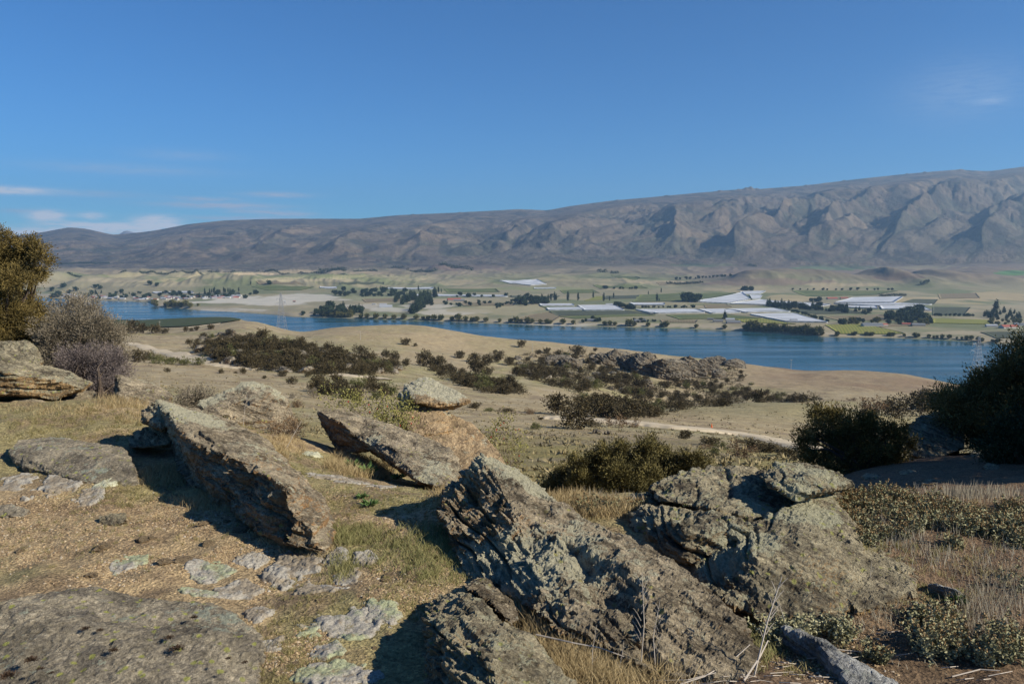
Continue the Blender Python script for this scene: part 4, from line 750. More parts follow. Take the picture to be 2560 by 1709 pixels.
# ------------------------------------------------------------------ mid-distance scrub: prototypes then copies
def proto_shrub(mat, h, w, ncl, nleaf, L, W, cl, seed, tall=1.0, sub=3):
    rr = np.random.default_rng(seed); lb = []
    for k in range(sub + 2):
        a = rr.uniform(0, 6.28); d = rr.uniform(0, .38) * w; r = rr.uniform(.28, .46) * w
        lb.append((np.array((math.cos(a) * d, math.sin(a) * d, r * .75 + rr.uniform(0, .45) * h * tall)), (r, r, r * .85)))
    V, Fc, T, cs = foliage(lb, ncl, nleaf, L, W, cl)
    st = limbs((0, 0, -.3), cs[rr.choice(len(cs), 7)], .06 * h / 2.5, .012, 4).build('stem', M_bark)
    return mesh('foliage', V, Fc, mat, False, {'tint': T}), st
PR = {'dark': [proto_shrub(L_dark, 2.6, 3.0, 100, 16, .26, .085, .42, s) for s in (1, 2, 3, 4)],
      'oliv': [proto_shrub(L_oliv, 2.2, 2.8, 80, 16, .24, .08, .38, s) for s in (5, 6)],
      'rust': [proto_shrub(L_rust, 1.4, 2.4, 70, 16, .18, .06, .32, s) for s in (7, 8)],
      'grey': [proto_shrub(L_grey, 1.5, 2.2, 60, 16, .18, .05, .32, s) for s in (9,)]}
NAMES = {'dark': 'kanuka_shrub', 'oliv': 'olive_shrub', 'rust': 'rusty_shrub', 'grey': 'grey_thornbush'}
def place_shrub(kind, p, s, label, group, sz=None):
    f, st = PR[kind][random.randrange(len(PR[kind]))]
    root = empty(NAMES[kind], (p[0], p[1], p[2] - .1), random.uniform(0, 6.28), (s, s, s * random.uniform(.75, 1.15) if sz is None else s * sz)); tag(root, label, 'shrub', group)
    obj('foliage', f, root); obj('stem', st, root)
def inpoly(p, poly):
    x, y = p; c = False
    for i in range(len(poly)):
        (x1, y1), (x2, y2) = poly[i], poly[i - 1]
        if (y1 > y) != (y2 > y) and x < (x2 - x1) * (y - y1) / (y2 - y1) + x1: c = not c
    return c
def scatter(poly, n, gap, dens=None):
    """ground points whose place in the land falls inside a region; spacing in px grows towards the viewer"""
    us = [p[0] for p in poly]; vs = [p[1] for p in poly]; out = []; tries = 0
    while len(out) < n and tries < n * 40:
        tries += 1; u, v = random.uniform(min(us), max(us)), random.uniform(min(vs), max(vs))
        if not inpoly((u, v), poly) or any(abs(a - u) < gap and abs(b - v) < gap * .42 for a, b, _ in out): continue
        h = hit(u, v, 40, 1100)
        if h is not None: out.append((u, v, h))
    return out
REG = [('knoll', [(470, 862), (500, 845), (560, 836), (640, 842), (740, 862), (830, 885), (900, 900), (1000, 915), (1010, 930), (900, 938), (760, 934), (640, 925), (560, 908), (520, 890), (480, 872)], 125, 13, 1.15, 'shrub among many on the rocky knoll left of centre', 'scrub on the rocky knoll'),
       ('gully', [(1270, 892), (1350, 880), (1450, 888), (1520, 900), (1560, 935), (1620, 950), (1600, 985), (1500, 975), (1440, 985), (1370, 965), (1290, 940)], 66, 15, 1.25, 'shrub among many in the scrubby gully below the bluff', 'scrub in the gully below the bluff'),
       ('gully_right', [(1520, 950), (1640, 960), (1700, 935), (1830, 905), (1870, 935), (1850, 975), (2050, 1000), (1900, 1012), (1740, 1018), (1660, 1030), (1560, 985)], 60, 16, 1.2, 'shrub among many in the right-hand gully beyond the grassy hump', 'scrub in the right-hand gully'),
       ('tongue', [(1060, 905), (1130, 925), (1200, 950), (1290, 965), (1300, 985), (1230, 985), (1150, 965), (1080, 930)], 22, 17, 1.1, 'shrub in the dark tongue of scrub right of the capped outcrop', 'tongue of scrub right of the outcrop'),
       ('foot', [(1430, 990), (1480, 1000), (1560, 1015), (1640, 1025), (1640, 1040), (1560, 1048), (1470, 1040), (1480, 1015)], 18, 16, 1.0, 'shrub in the band of scrub just above the gravel road', 'scrub just above the road'),
       ('west', [(790, 962), (860, 958), (960, 970), (1000, 985), (960, 1005), (870, 1000), (800, 985)], 18, 20, .8, 'shrub in the row of scrub behind the briar rose', 'scrub behind the briar rose')]
LB = {'knoll': 'shrub on the rocky knoll', 'gully': 'shrub in the gully below the bluff', 'gully_right': 'shrub in the right-hand gully', 'tongue': 'shrub in the tongue of scrub', 'foot': 'shrub just above the road', 'west': 'shrub behind the briar rose'}
for nm, poly, n, gap, s, lab, grp in REG:
    cu, cv = sum(q[0] for q in poly) / len(poly), sum(q[1] for q in poly) / len(poly); wu = (max(q[0] for q in poly) - min(q[0] for q in poly)) / 6
    for uu, vv_, p in scatter(poly, n, gap):
        side = 'left' if uu < cu - wu else 'right' if uu > cu + wu else 'middle'; hgt = 'upper' if vv_ < cv else 'lower'; big = random.random()
        k = 'dark' if random.random() < .80 else 'oliv'
        if k == 'oliv' and nm == 'knoll' and random.random() < .6: k = 'dark'
        place_shrub(k, p, s * (.65 + .45 * big) * (1.2 if nm.startswith('gully') else 1.25), ('large ' if big > .66 else 'small ' if big < .33 else 'mid-sized ') + ('dark ' if k == 'dark' else 'olive green ') + LB[nm] + ', ' + hgt + ' ' + side + ' part', grp + (' (olive)' if k == 'oliv' else ''))
# the rest of the scrub that closes the gaps between the shrubs one can tell apart
Vs, Fs, Ts, nn = [], [], [], 0
for nm, poly, n, gap, s, lab, grp in REG[:5]:
    for _, _, p in scatter(poly, int(n * (2.4 if nm == 'knoll' else 3.6)), gap * .35):
        f = np.array(p) + np.array((0, 0, .35)); V, Fc, T, _ = foliage([(f, (2.5, 2.5, 1.0))], 34, 14, .28, .10, .45); Vs.append(V); Fs.append(Fc + nn); Ts.append(T); nn += len(V)
tag(obj('low_scrub', mesh('low_scrub', np.concatenate(Vs), np.concatenate(Fs), L_dark, False, {'tint': np.concatenate(Ts)})), 'low dark undergrowth between the shrubs of the knoll and gullies', 'scrub', kind='stuff')
# single shrubs that stand apart: (u, v of foot, width px, kind, label)
SING = [(1447, 1072, 70, 'dark', 'dark round shrub on the verge where the gravel road leaves the scrub'), (1480, 1066, 38, 'dark', 'small brown shrub touching the dark round shrub on the verge'), (1395, 1035, 62, 'dark', 'dark spreading shrub above the road left of the verge'), (1455, 1040, 48, 'dark', 'rounded shrub between the spreading shrub and the gravel road'),
        (1265, 1030, 26, 'dark', 'narrow dark shrub standing alone right of the outcrop cap'), (1225, 1028, 24, 'oliv', 'small olive shrub left of the narrow dark one'), (1185, 1020, 26, 'dark', 'little shrub by the tip of the outcrop cap'), (1327, 1036, 22, 'rust', 'low rusty shrub left of the gravel road end'),
        (1352, 1049, 12, 'dark', 'tiny shrub at the left end of the road'), (1340, 1072, 24, 'oliv', 'small green shrub on the eroded bank left of the road'), (1545, 1068, 44, 'rust', 'rust-coloured low shrub below the road'), (1585, 1068, 24, 'rust', 'small rusty tuft right of the rust-coloured shrub'),
        (1715, 1097, 30, 'dark', 'dark upright shrub below the middle of the road'), (1776, 1112, 48, 'dark', 'brown shrub right of the upright one below the road'), (1768, 1121, 30, 'rust', 'smaller rusty shrub at the foot of the brown one'), (1808, 1123, 22, 'oliv', 'tiny olive tuft below the road'),
        (1785, 1138, 24, 'oliv', 'olive tuft on the bare slope above the layered boulder'), (1855, 1146, 52, 'rust', 'wide rusty shrub above the layered boulder'), (1880, 1122, 56, 'dark', 'left end of the dark hedge-like shrub row by the road'), (1925, 1130, 56, 'dark', 'second shrub of the dark row by the road'), (1968, 1140, 56, 'dark', 'third shrub of the dark row, nearest the manuka'), (2000, 1150, 44, 'dark', 'last shrub of the dark row beside the manuka'),
        (705, 940, 22, 'dark', 'conical shrub on the open slope below the knoll'), (770, 942, 16, 'dark', 'small conical shrub right of the larger one below the knoll'), (730, 960, 22, 'dark', 'squat shrub below the two conical shrubs'), (780, 975, 24, 'dark', 'pointed shrub left of the briar rose'), (811, 986, 32, 'dark', 'broad dark shrub behind the left end of the briar rose'),
        (740, 1018, 24, 'rust', 'dry tuft shrub above the jutting slab tip'), (785, 994, 30, 'grey', 'pinkish grey thornbush left of the briar rose'), (731, 996, 16, 'grey', 'small pinkish tuft on the open slope'), (553, 933, 12, 'dark', 'tiny round shrub on the left slope'), (589, 933, 8, 'dark', 'tiny shrub of the pair on the left slope'), (608, 934, 16, 'dark', 'larger shrub of the pair on the left slope'), (662, 946, 10, 'dark', 'tiny tuft under the knoll'), (418, 930, 12, 'dark', 'tiny tuft left of the road bend'),
        (345, 905, 36, 'dark', 'dark shrub left of the gravel road bend'), (372, 900, 22, 'dark', 'pointed shrub next to the dark one left of the road'), (403, 900, 8, 'dark', 'tiny dark shrub beside the road bend'), (392, 909, 30, 'oliv', 'low olive shrub left of the road bend'), (425, 911, 30, 'oliv', 'middle olive shrub left of the road bend'), (458, 912, 24, 'oliv', 'right olive shrub left of the road bend'), (496, 912, 24, 'oliv', 'flat green shrub at the road edge'), (430, 904, 14, 'dark', 'small dark shrub above the olive ones'), (444, 903, 10, 'dark', 'small round shrub above the olive ones'),
        (540, 908, 22, 'dark', 'brown shrub at the road side below the knoll'), (574, 912, 18, 'rust', 'rusty low shrub beside the road under the knoll'), (310, 838, 30, 'dark', 'dark shrub at the left end of the far hedge'), (335, 834, 36, 'dark', 'shrub in the far hedge below the vineyard'), (360, 832, 26, 'dark', 'third shrub of the far hedge'), (390, 834, 26, 'dark', 'fourth shrub of the far hedge'), (412, 834, 16, 'dark', 'right end shrub of the far hedge'), (465, 829, 12, 'dark', 'dot-like shrub on the far track'), (478, 828, 10, 'dark', 'second dot-like shrub on the far track'), (492, 826, 12, 'dark', 'third dot-like shrub on the far track'), (528, 822, 16, 'dark', 'shrub at the left foot of the knoll crest'),
        (1014, 862, 22, 'dark', 'dark clump alone on the tan slope beyond the knoll'), (1038, 866, 10, 'dark', 'tiny shrub alone on the tan slope'), (1148, 895, 24, 'dark', 'small clump at mid slope above the tongue of scrub'), (1190, 906, 28, 'dark', 'dark clump above the tongue of scrub'), (1220, 914, 30, 'dark', 'clump right of the one above the tongue'), (1245, 905, 26, 'dark', 'clump left of the gully head'), (1272, 913, 22, 'dark', 'small clump at the gully head'), (1238, 884, 14, 'dark', 'round shrub left of the ridge scrub'), (1253, 886, 12, 'dark', 'smaller round shrub left of the ridge scrub'),
        (1193, 936, 40, 'dark', 'flat dark clump on the shoulder above the tongue'), (1217, 940, 26, 'dark', 'round dark clump on the shoulder'), (1445, 887, 32, 'dark', 'wide dark shrub on the skyline of the slope by the lake'), (1488, 878, 10, 'dark', 'small shrub on the ridge left of the bluff'), (1303, 868, 18, 'dark', 'shrub at the top of the scrubby ridge'), (900, 885, 30, 'dark', 'tall shrub at the right shoulder of the knoll'), (965, 893, 22, 'dark', 'shrub right of the knoll top'), (985, 905, 26, 'dark', 'shrub at the right tip of the knoll'), (1015, 915, 20, 'dark', 'last shrub right of the knoll'),
        (1060, 915, 44, 'dark', 'left-hand shrub of the patch on the shoulder'), (1090, 920, 44, 'dark', 'right-hand shrub of the patch on the shoulder'), (1560, 985, 24, 'dark', 'round shrub on the bare spur'), (1585, 987, 22, 'dark', 'second round shrub on the bare spur'), (1620, 985, 26, 'dark', 'third round shrub on the bare spur'), (1605, 970, 24, 'dark', 'upper round shrub on the bare spur'), (1680, 1018, 26, 'dark', 'round shrub on the right bare spur'), (1700, 1025, 24, 'dark', 'shrub at the end of the right bare spur'),
        (1877, 962, 14, 'oliv', 'solitary shrub on the brown hill beside the lake'), (1855, 972, 12, 'oliv', 'lower solitary shrub on the brown hill'), (1898, 990, 40, 'rust', 'wide reddish clump at the foot of the brown hill'), (2005, 1005, 50, 'dark', 'dark clump below the middle of the brown hill'), (2130, 1001, 18, 'rust', 'small rusty shrub on the brown hill'), (1860, 985, 22, 'dark', 'dark shrub at the left foot of the brown hill'),
        (2180, 1035, 60, 'rust', 'scrub left of the dark tree beyond the hump'), (2240, 1045, 60, 'dark', 'dark scrub beyond the hump beside the dark tree'), (2300, 1040, 60, 'dark', 'dark scrub touching the dark tree'), (2330, 1020, 60, 'dark', 'upper dark scrub touching the dark tree')]
for (u, v, w, k, lab) in SING:
    h = hit(u, v, 30, 1150)
    if h is None: continue
    W = w / F * h.y; place_shrub(k, h, W / {'dark': 3.0, 'oliv': 2.8, 'rust': 2.4, 'grey': 2.2}[k], lab, None, .5 if 'row' in lab else None)

# ------------------------------------------------------------------ outcrops of the middle distance
BL = [(1530, 905, 55, 34, 'left-hand crag of the bluff above the gully'), (1580, 915, 40, 40, 'second crag of the bluff, dark and fissured'), (1625, 925, 50, 44, 'third crag of the bluff above the yellow bushes'), (1675, 935, 52, 50, 'broad pale cliff in the middle of the bluff'), (1730, 930, 45, 40, 'pale cliff face right of the middle one'), (1770, 925, 34, 36, 'rounded crag at the right end of the bluff'), (1800, 940, 20, 22, 'low crag below the right end of the bluff'), (1840, 912, 32, 20, 'dark crag on the lakeside ridge'), (1790, 905, 30, 16, 'low ledge on the lakeside ridge'), (1400, 905, 36, 24, 'outcrop at the left side of the gully'), (1430, 912, 28, 20, 'small outcrop at the left side of the gully'), (1620, 965, 16, 18, 'pointed rock at the foot of the cliff'), (575, 835, 14, 18, 'dark tor at the left top of the knoll')]
for i, (u, v, w, h_, lab) in enumerate(BL):
    g = hit(u, v + h_ * .3, 100, 1100)
    if g is None: continue
    Y = g.y; k = Y / F; rnd = random.Random(i); pts = []
    for a in range(16):
        x = g.x + rnd.uniform(-1, 1) * w * k; y = Y + rnd.uniform(-.1, 1.0) * w * k; z = g.z + rnd.uniform(.45, 1.35) * h_ * k * (1 - .35 * abs(x - g.x) / (w * k)); pts.append(Vector((x, y, z)))
        if a % 2: pts.append(Vector((x, Y - rnd.uniform(.1, .3) * w * k, g.z - 4)))
    rock('crag', lab, [pts], M_rockf, max(.28, w * k / 45), (1.3 * min(1, w / 40), 1.3 * min(1, w / 40), .2), axis=(.3, -.3, .9), seed=200 + i, strat=5, cat='crag')
def stone_mesh(seed, mat=None):
    bm = bmesh.new(); bmesh.ops.create_icosphere(bm, subdivisions=3, radius=.5); r = np.random.default_rng(seed)
    for v in bm.verts:
        p = v.co; n = float(fbm(np.array([p.x * 2.2]), np.array([p.y * 2.2]), np.array([p.z * 2.2]), o=3, seed=seed)[0]); v.co = p * (1 + .5 * n); v.co.z = math.floor(v.co.z * 6) / 6 * .5 + v.co.z * .25; v.co.x *= 1.3
    me = bpy.data.meshes.new('boulder'); bm.to_mesh(me); bm.free(); me.materials.append(mat or M_rockf); return me
ST = [stone_mesh(s) for s in (1, 2, 3)]
for nm, poly, n in (('knoll', REG[0][1], 70), ('gully', REG[1][1], 30)):
    for _, _, p in scatter(poly, n, 10):
        s = random.uniform(2.4, 5.6); o = obj('boulder', random.choice(ST), None, (p[0], p[1], p[2] + .45)); o.scale = (s, s, s * .9); o.rotation_euler = (random.uniform(-.2, .2), random.uniform(0, .5), random.uniform(0, 6))
        tag(o, 'grey boulder among the scrub of the ' + ('rocky knoll' if nm == 'knoll' else 'gully'), 'boulder', 'boulders in the ' + nm)
for (u, v, w, lab) in ((1490, 1082, 22, 'pale low stone on the slope below the road'), (1518, 1086, 20, 'pale upright stone on the slope below the road'), (1020, 862, 8, 'small stone on the tan slope'), (2050, 998, 12, 'grey stone at the foot of the brown hill'), (2300, 1020, 14, 'grey stone beyond the hump near the dark tree')):
    h = hit(u, v, 40, 1100)
    if h is None: continue
    s = w / F * h.y; o = obj('boulder', ST[0], None, (h.x, h.y, h.z + s * .2)); o.scale = (s, s, s); o.rotation_euler = (0, .6 if 'upright' in lab else .2, 1); tag(o, lab, 'boulder')

# ------------------------------------------------------------------ roads
def road(name, pts, w, lab):
    L = []; 
    for (u, v) in pts:
        h = hit(u, v, 40, 1150)
        if h is not None: L.append(h)
    # resample smoothly
    out = []; n = len(L)
    for i in range(n - 1):
        p0, p1, p2, p3 = L[max(i - 1, 0)], L[i], L[i + 1], L[min(i + 2, n - 1)]
        for t in np.linspace(0, 1, 26, endpoint=False): out.append(.5 * ((2 * p1) + (p2 - p0) * t + (2 * p0 - 5 * p1 + 4 * p2 - p3) * t * t + (3 * p1 - p0 - 3 * p2 + p3) * t ** 3))
    V = []; m = 9
    for i, p in enumerate(out):
        d = (out[min(i + 1, len(out) - 1)] - out[max(i - 1, 0)]); d.z = 0; d.normalize(); s = Vector((d.y, -d.x, 0))
        for j in range(m):
            a = (j / (m - 1) - .5) * w * (1 + .06 * math.sin(i * .7)); q = p + s * a; V.append((q.x, q.y, float(ground(q.x, q.y)) + .35 - (.6 if j in (0, m - 1) else 0) + .05 * math.cos(a / w * 12)))
    return tag(obj(name, mesh(name, V, gridfaces(len(out), m), M_road, True)), kind='structure')
road('gravel_road', [(1370, 1045), (1420, 1049), (1500, 1053), (1600, 1060), (1700, 1071), (1800, 1081), (1880, 1092), (1950, 1105), (2010, 1118), (2080, 1135)], 7.5, '')
road('gravel_track', [(250, 850), (290, 856), (340, 862), (400, 876), (450, 889), (500, 900), (545, 908), (600, 916), (660, 922)], 8.5, '')
road('far_track', [(840, 936), (880, 940), (930, 944), (960, 950)], 7.0, '')
road('ridge_track', [(470, 818), (520, 812), (560, 806), (590, 800), (615, 797)], 4.0, '')

# ------------------------------------------------------------------ pylons and poles
def pylon(u, vb, vt, lab, Yf=None):
    h = hit(u, vb, 80, 1100) if Yf is None else P(u, vb, Yf); Y = h.y; H = (vb - vt) / F * Y * 1.0; h = Vector((h.x, h.y, float(ground(h.x, h.y)))); root = empty('lattice_pylon', h); tag(root, lab, 'pylon')
    H = EYE + ray(u, vt)[1] * Y - h.z
    def hw(z): t = z / H; return H * (.105 * (1 - t) ** 1.1 + .014)
    mb = MB(); zs = [H * t for t in (0, .13, .25, .36, .46, .55, .63, .70, .77, .83, .89, .95, 1)]; cor = ((1, 1), (1, -1), (-1, -1), (-1, 1)); r = .085
    for k, (a, b) in enumerate(cor):
        leg = MB(); leg.tube([(a * hw(z), b * hw(z), z) for z in zs], r * 1.3, 4); obj('leg', leg.build('leg', M_steel), root)
    for i in range(len(zs) - 1):
        for k in range(4):
            (a, b), (c, d) = cor[k], cor[(k + 1) % 4]; z0, z1 = zs[i], zs[i + 1]
            mb.tube([(a * hw(z0), b * hw(z0), z0), (c * hw(z1), d * hw(z1), z1)], r * .7, 3); mb.tube([(c * hw(z0), d * hw(z0), z0), (a * hw(z1), b * hw(z1), z1)], r * .7, 3)
            mb.tube([(a * hw(z1), b * hw(z1), z1), (c * hw(z1), d * hw(z1), z1)], r * .7, 3)
    obj('bracing', mb.build('bracing', M_steel), root)
    for z, w in ((H * .72, H * .15), (H * .85, H * .12)):
        ar = MB()
        for s in (-1, 1):
            for q in (-1, 1): ar.tube([(s * hw(z), q * hw(z), z), (s * w, 0, z + H * .012)], r * .7, 3); ar.tube([(s * hw(z), q * hw(z), z + H * .04), (s * w, 0, z + H * .012)], r * .6, 3)
            ar.tube([(s * w, 0, z), (s * w, 0, z - H * .05)], r, 4)
        obj('crossarm', ar.build('crossarm', M_steel), root)
    return root
pylon(705, 836, 733, 'tall grey lattice pylon standing behind the rocky knoll, against the lake', 640)
pylon(2442, 940, 842, 'grey lattice pylon against the lake by the dark tree at the right', 660)
def pole(u, vb, vt, lab, arm=True):
    h = hit(u, vb, 100, 1150)
    if h is None: return
    H = (vb - vt) / F * h.y; root = empty('power_pole', h); tag(root, lab, 'power pole'); m = MB(); m.tube([(0, 0, -.5), (0, 0, H)], [.22, .14], 6); obj('post', m.build('post', M_pole), root)
    if arm: m = MB(); m.box((-1.3, -.08, H - .55), (1.3, .08, H - .35)); obj('crossarm', m.build('crossarm', M_pole), root)
pole(400, 824, 802, 'pale power pole at the edge of the dark vineyard left of the knoll'); pole(901, 850, 826, 'thin power pole on the tan slope right of the knoll')
pole(1977, 926, 897, 'left-hand power pole on the brown lakeside hill'); pole(2260, 934, 904, 'right-hand power pole on the brown lakeside hill'); pole(1331, 880, 858, 'thin pole at the top of the scrubby ridge', False)
for u, v, lab in ((1417, 1047, 'orange marker cone at the left end of the gravel road'), (1779, 1068, 'orange marker cone beyond the middle of the gravel road')):
    h = hit(u, v, 40, 400); root = empty('marker_cone', h); tag(root, lab, 'traffic cone'); m = MB(); m.box((-.17, -.17, 0), (.17, .17, .04)); obj('base', m.build('base', M_cone), root); m = MB(); m.tube([(0, 0, .04), (0, 0, .7)], [.14, .03], 12); obj('cone', m.build('cone', M_cone), root)

# tussocks and stones that roughen the open slopes
n_ = 15000; s_ = RNG.uniform(-.72, .72, n_); Y_ = np.exp(RNG.uniform(math.log(26), math.log(560), n_)); X_ = s_ * Y_; k_ = fbm(X_ / 14, Y_ / 14, o=3, seed=95) + .5 * RNG.random(n_) > .12; X_, Y_ = X_[k_], Y_[k_]; g_ = ground(X_, Y_); m_ = len(X_)
i_ = np.repeat(np.arange(m_), 7); sz_ = (.10 + .30 * RNG.random(m_) ** 2)[i_]; c_ = np.stack([X_[i_], Y_[i_], g_[i_] - .03], 1) + RNG.normal(size=(len(i_), 3)) * sz_[:, None] * np.array([.4, .4, .05]); d_ = unit(RNG.normal(size=(len(i_), 3)) * np.array([1, 1, .3]) + np.array([0, 0, .8]))
V, Fc, T = quadleaves(c_, d_, sz_ * 1.3, sz_ * .22, np.clip(RNG.normal(.5, .25, m_), 0, 1)[i_]); tag(obj('tussock', mesh('tussock', V, Fc, L_tus, False, {'tint': T})), 'small dry tussocks dotting the open slopes', 'tussock grass', kind='stuff')
# ================================================================== the far shore: fields, nets, trees, houses
def drape(pts, off, n=22, skirt=0):
    c = []
    for (u, v) in pts:
        h = hit(u, v, 1250, 7000)
        if h is None: return None
        c.append(h)
    if len(c) == 4: 
        g = np.linspace(0, 1, n); A, B = np.meshgrid(g, g)
        X = c[0].x * (1 - A) * (1 - B) + c[1].x * A * (1 - B) + c[2].x * A * B + c[3].x * (1 - A) * B; Y = c[0].y * (1 - A) * (1 - B) + c[1].y * A * (1 - B) + c[2].y * A * B + c[3].y * (1 - A) * B
    Z = ground(X, Y) + off; V = list(np.stack([X, Y, Z], -1).reshape(-1, 3)); Fc = [tuple(f) for f in gridfaces(n, n)]
    if skirt:
        idx = np.arange(n * n).reshape(n, n); ring = list(idx[0, :]) + list(idx[1:, -1]) + list(idx[-1, :-1][::-1]) + list(idx[1:-1, 0][::-1]); b = len(V)
        for i in ring: V.append(np.array(V[i]) - np.array((0, 0, skirt)))
        for i in range(len(ring)): j = (i + 1) % len(ring); Fc.append((ring[i], ring[j], b + j, b + i))
    return np.array(V), np.array(Fc), c
def row_mat(name, a, b, c, rot, period=7.0):
    m, nt, p = newmat(name); v = objvec(nt); w = nd(nt, 'ShaderNodeTexWave'); w.wave_type = 'BANDS'; w.inputs['Scale'].default_value = 1 / period / 3.2; w.inputs['Distortion'].default_value = .2
    nt.links.new(mapv(nt, v, (1, 1, 1), (0, 0, rot)), w.inputs['Vector'])
    col = mix(nt, ramp(nt, w.outputs['Fac'], [(.35, 0), (.65, 1)]), a, b); col = mix(nt, ramp(nt, noise(nt, .012, 5, .65, v), [(.42, 0), (.62, .7)]), col, c); nt.links.new(col, p.inputs['Base Color']); return m
M_net = row_mat('white_net', (.44, .46, .49), (.60, .62, .65), (.36, .38, .40), .9, 14)
VM = {'green': row_mat('vine_rows_green', (.055, .085, .03), (.13, .15, .055), (.16, .16, .06), .7), 'dark': row_mat('vine_rows_dark', (.04, .055, .035), (.10, .10, .06), (.08, .09, .05), -.4),
      'yellow': row_mat('vine_rows_yellow', (.15, .17, .03), (.24, .23, .05), (.2, .19, .06), .3), 'brown': row_mat('ploughed_field', (.17, .13, .08), (.22, .18, .11), (.2, .17, .09), .2), 'near': row_mat('vine_rows_near', (.035, .05, .02), (.075, .09, .035), (.06, .07, .03), 1.1, 4)}
NETS = [([(1723, 755), (1856, 731), (1876, 748), (1822, 759)], 'large white netted block shaped like a wedge, right of centre'), ([(1850, 730), (1915, 728), (1900, 735), (1862, 736)], 'small white netted block at the tip of the wedge'), ([(1874, 738), (1906, 739), (1900, 747), (1880, 748)], 'little white netted square right of the wedge'),
        ([(1824, 760), (1900, 750), (2078, 762), (2045, 767)], 'long white netted strip below the wedge'), ([(2087, 757), (2130, 745), (2258, 743), (2235, 757)], 'wide white netted block right of the red-roofed sheds'), ([(2084, 760), (2240, 759), (2330, 762), (2200, 765)], 'thin white strip under the wide netted block'),
        ([(2093, 766), (2190, 766), (2195, 772), (2130, 770)], 'short white strip above the tall dark trees'), ([(2200, 766), (2305, 766), (2330, 777), (2205, 774)], 'white netted block beside the dark green field at right'), ([(1600, 775), (1742, 775), (1762, 782), (1640, 784)], 'pale netted block at the left of the long row of four'),
        ([(1748, 775), (1812, 774), (1852, 782), (1778, 784)], 'second netted block of the long row'), ([(1818, 774), (1936, 772), (1976, 780), (1864, 782)], 'third netted block of the long row'), ([(1875, 787), (1985, 785), (2070, 807), (1965, 805)], 'nearest white netted block, a long slanted strip by the tall trees'),
        ([(1248, 703), (1344, 699), (1367, 711), (1325, 714)], 'white netted block draped over the rolling hill in the centre'), ([(1348, 761), (1432, 761), (1436, 765), (1352, 765)], 'narrow white strip at the top left of the central vineyard'), ([(1366, 771), (1451, 770), (1461, 775), (1371, 776)], 'second narrow white strip of the central vineyard'),
        ([(1444, 765), (1536, 764), (1561, 776), (1461, 777)], 'bright white netted square of the central vineyard'), ([(1022, 736), (1268, 739), (1270, 742), (1030, 741)], 'thin long netted strip behind the pine clump'), ([(957, 721), (1087, 719), (1080, 723), (970, 723)], 'thin pale strip under the terrace in the centre left'),
        ([(1574, 758), (1662, 759), (1662, 763), (1585, 763)], 'thin white strip right of the central trees'), ([(1589, 775), (1596, 775), (1640, 783), (1624, 783)], 'small slanted net beside the long row'), ([(800, 717), (842, 718), (842, 721), (800, 720)], 'tiny pale strip at the terrace foot left of centre'), ([(1335, 720), (1390, 720), (1390, 722), (1335, 722)], 'tiny white strip below the draped net'), ([(380, 731), (480, 729), (485, 733), (390, 734)], 'pale netted strip behind the lakeside township')]
for i, (p, lab) in enumerate(NETS):
    r = drape(p, 3.6, 16, 3.4)
    if r: tag(obj('orchard_net', mesh('orchard_net', r[0], r[1], M_net)), lab, 'orchard net', 'white nets over orchards')
VIN = [([(1374, 778), (1566, 777), (1639, 786), (1388, 790)], 'dark', 'dark vineyard below the bright netted square'), ([(1350, 766), (1438, 766), (1448, 769), (1364, 770)], 'green', 'small green vineyard strip between two white strips'), ([(1600, 737), (1843, 732), (1723, 753), (1580, 755)], 'green', 'green vineyard left of the white wedge'),
       ([(1980, 727), (2245, 727), (2190, 737), (2020, 741)], 'green', 'green vineyard above the red-roofed sheds'), ([(2252, 757), (2282, 748), (2345, 749), (2335, 760)], 'dark', 'dark vineyard at the right end of the wide netted block'), ([(2062, 813), (2150, 811), (2262, 834), (2095, 835)], 'yellow', 'yellow-green vineyard on the shore at right'),
       ([(1665, 788), (1815, 786), (1905, 796), (1700, 799)], 'green', 'green vineyard below the long row of nets'), ([(1835, 798), (1910, 797), (1990, 811), (1860, 806)], 'yellow', 'yellow vineyard right of the lakeside houses'), ([(2332, 768), (2426, 769), (2410, 787), (2332, 788)], 'dark', 'dark green block right of the tall trees'),
       ([(2332, 797), (2480, 801), (2485, 812), (2332, 808)], 'yellow', 'pale yellow-green field near the right edge'), ([(2451, 831), (2570, 831), (2570, 845), (2490, 846)], 'dark', 'dark vineyard on the shore at the right edge'), ([(2060, 792), (2200, 787), (2300, 801), (2100, 802)], 'brown', 'brown ploughed field below the tall trees'),
       ([(1271, 740), (1400, 740), (1390, 744), (1282, 744)], 'dark', 'thin dark vineyard above the central poplars'), ([(1528, 687), (1600, 694), (1590, 700), (1545, 695)], 'green', 'green vineyard on the upper slope right of centre'), ([(1482, 713), (1604, 715), (1620, 721), (1500, 721)], 'green', 'dark green field under the rolling hill'),
       ([(1589, 748), (1590, 741), (1720, 731), (1640, 753)], 'green', 'green field adjoining the left vineyard'), ([(1515, 740), (1600, 738), (1590, 746), (1508, 748)], 'dark', 'dark orchard right of the poplars'), ([(471, 735), (598, 731), (602, 739), (480, 739)], 'dark', 'dark orchard behind the lakeside township'), ([(628, 716), (785, 717), (750, 726), (670, 726)], 'green', 'green orchard at the terrace foot left of centre'),
       ([(1290, 800), (1372, 780), (1400, 792), (1380, 806)], 'brown', 'pale stubble field above the shore willows'), ([(1640, 789), (1600, 785), (1400, 792), (1440, 797)], 'green', 'green strip below the dark vineyard'), ([(1460, 752), (1490, 741), (1510, 741), (1505, 750)], 'yellow', 'small yellow-green field behind the poplars'), ([(1950, 774), (2090, 772), (2180, 783), (2040, 785)], 'dark', 'dark orchard block between the nets')]
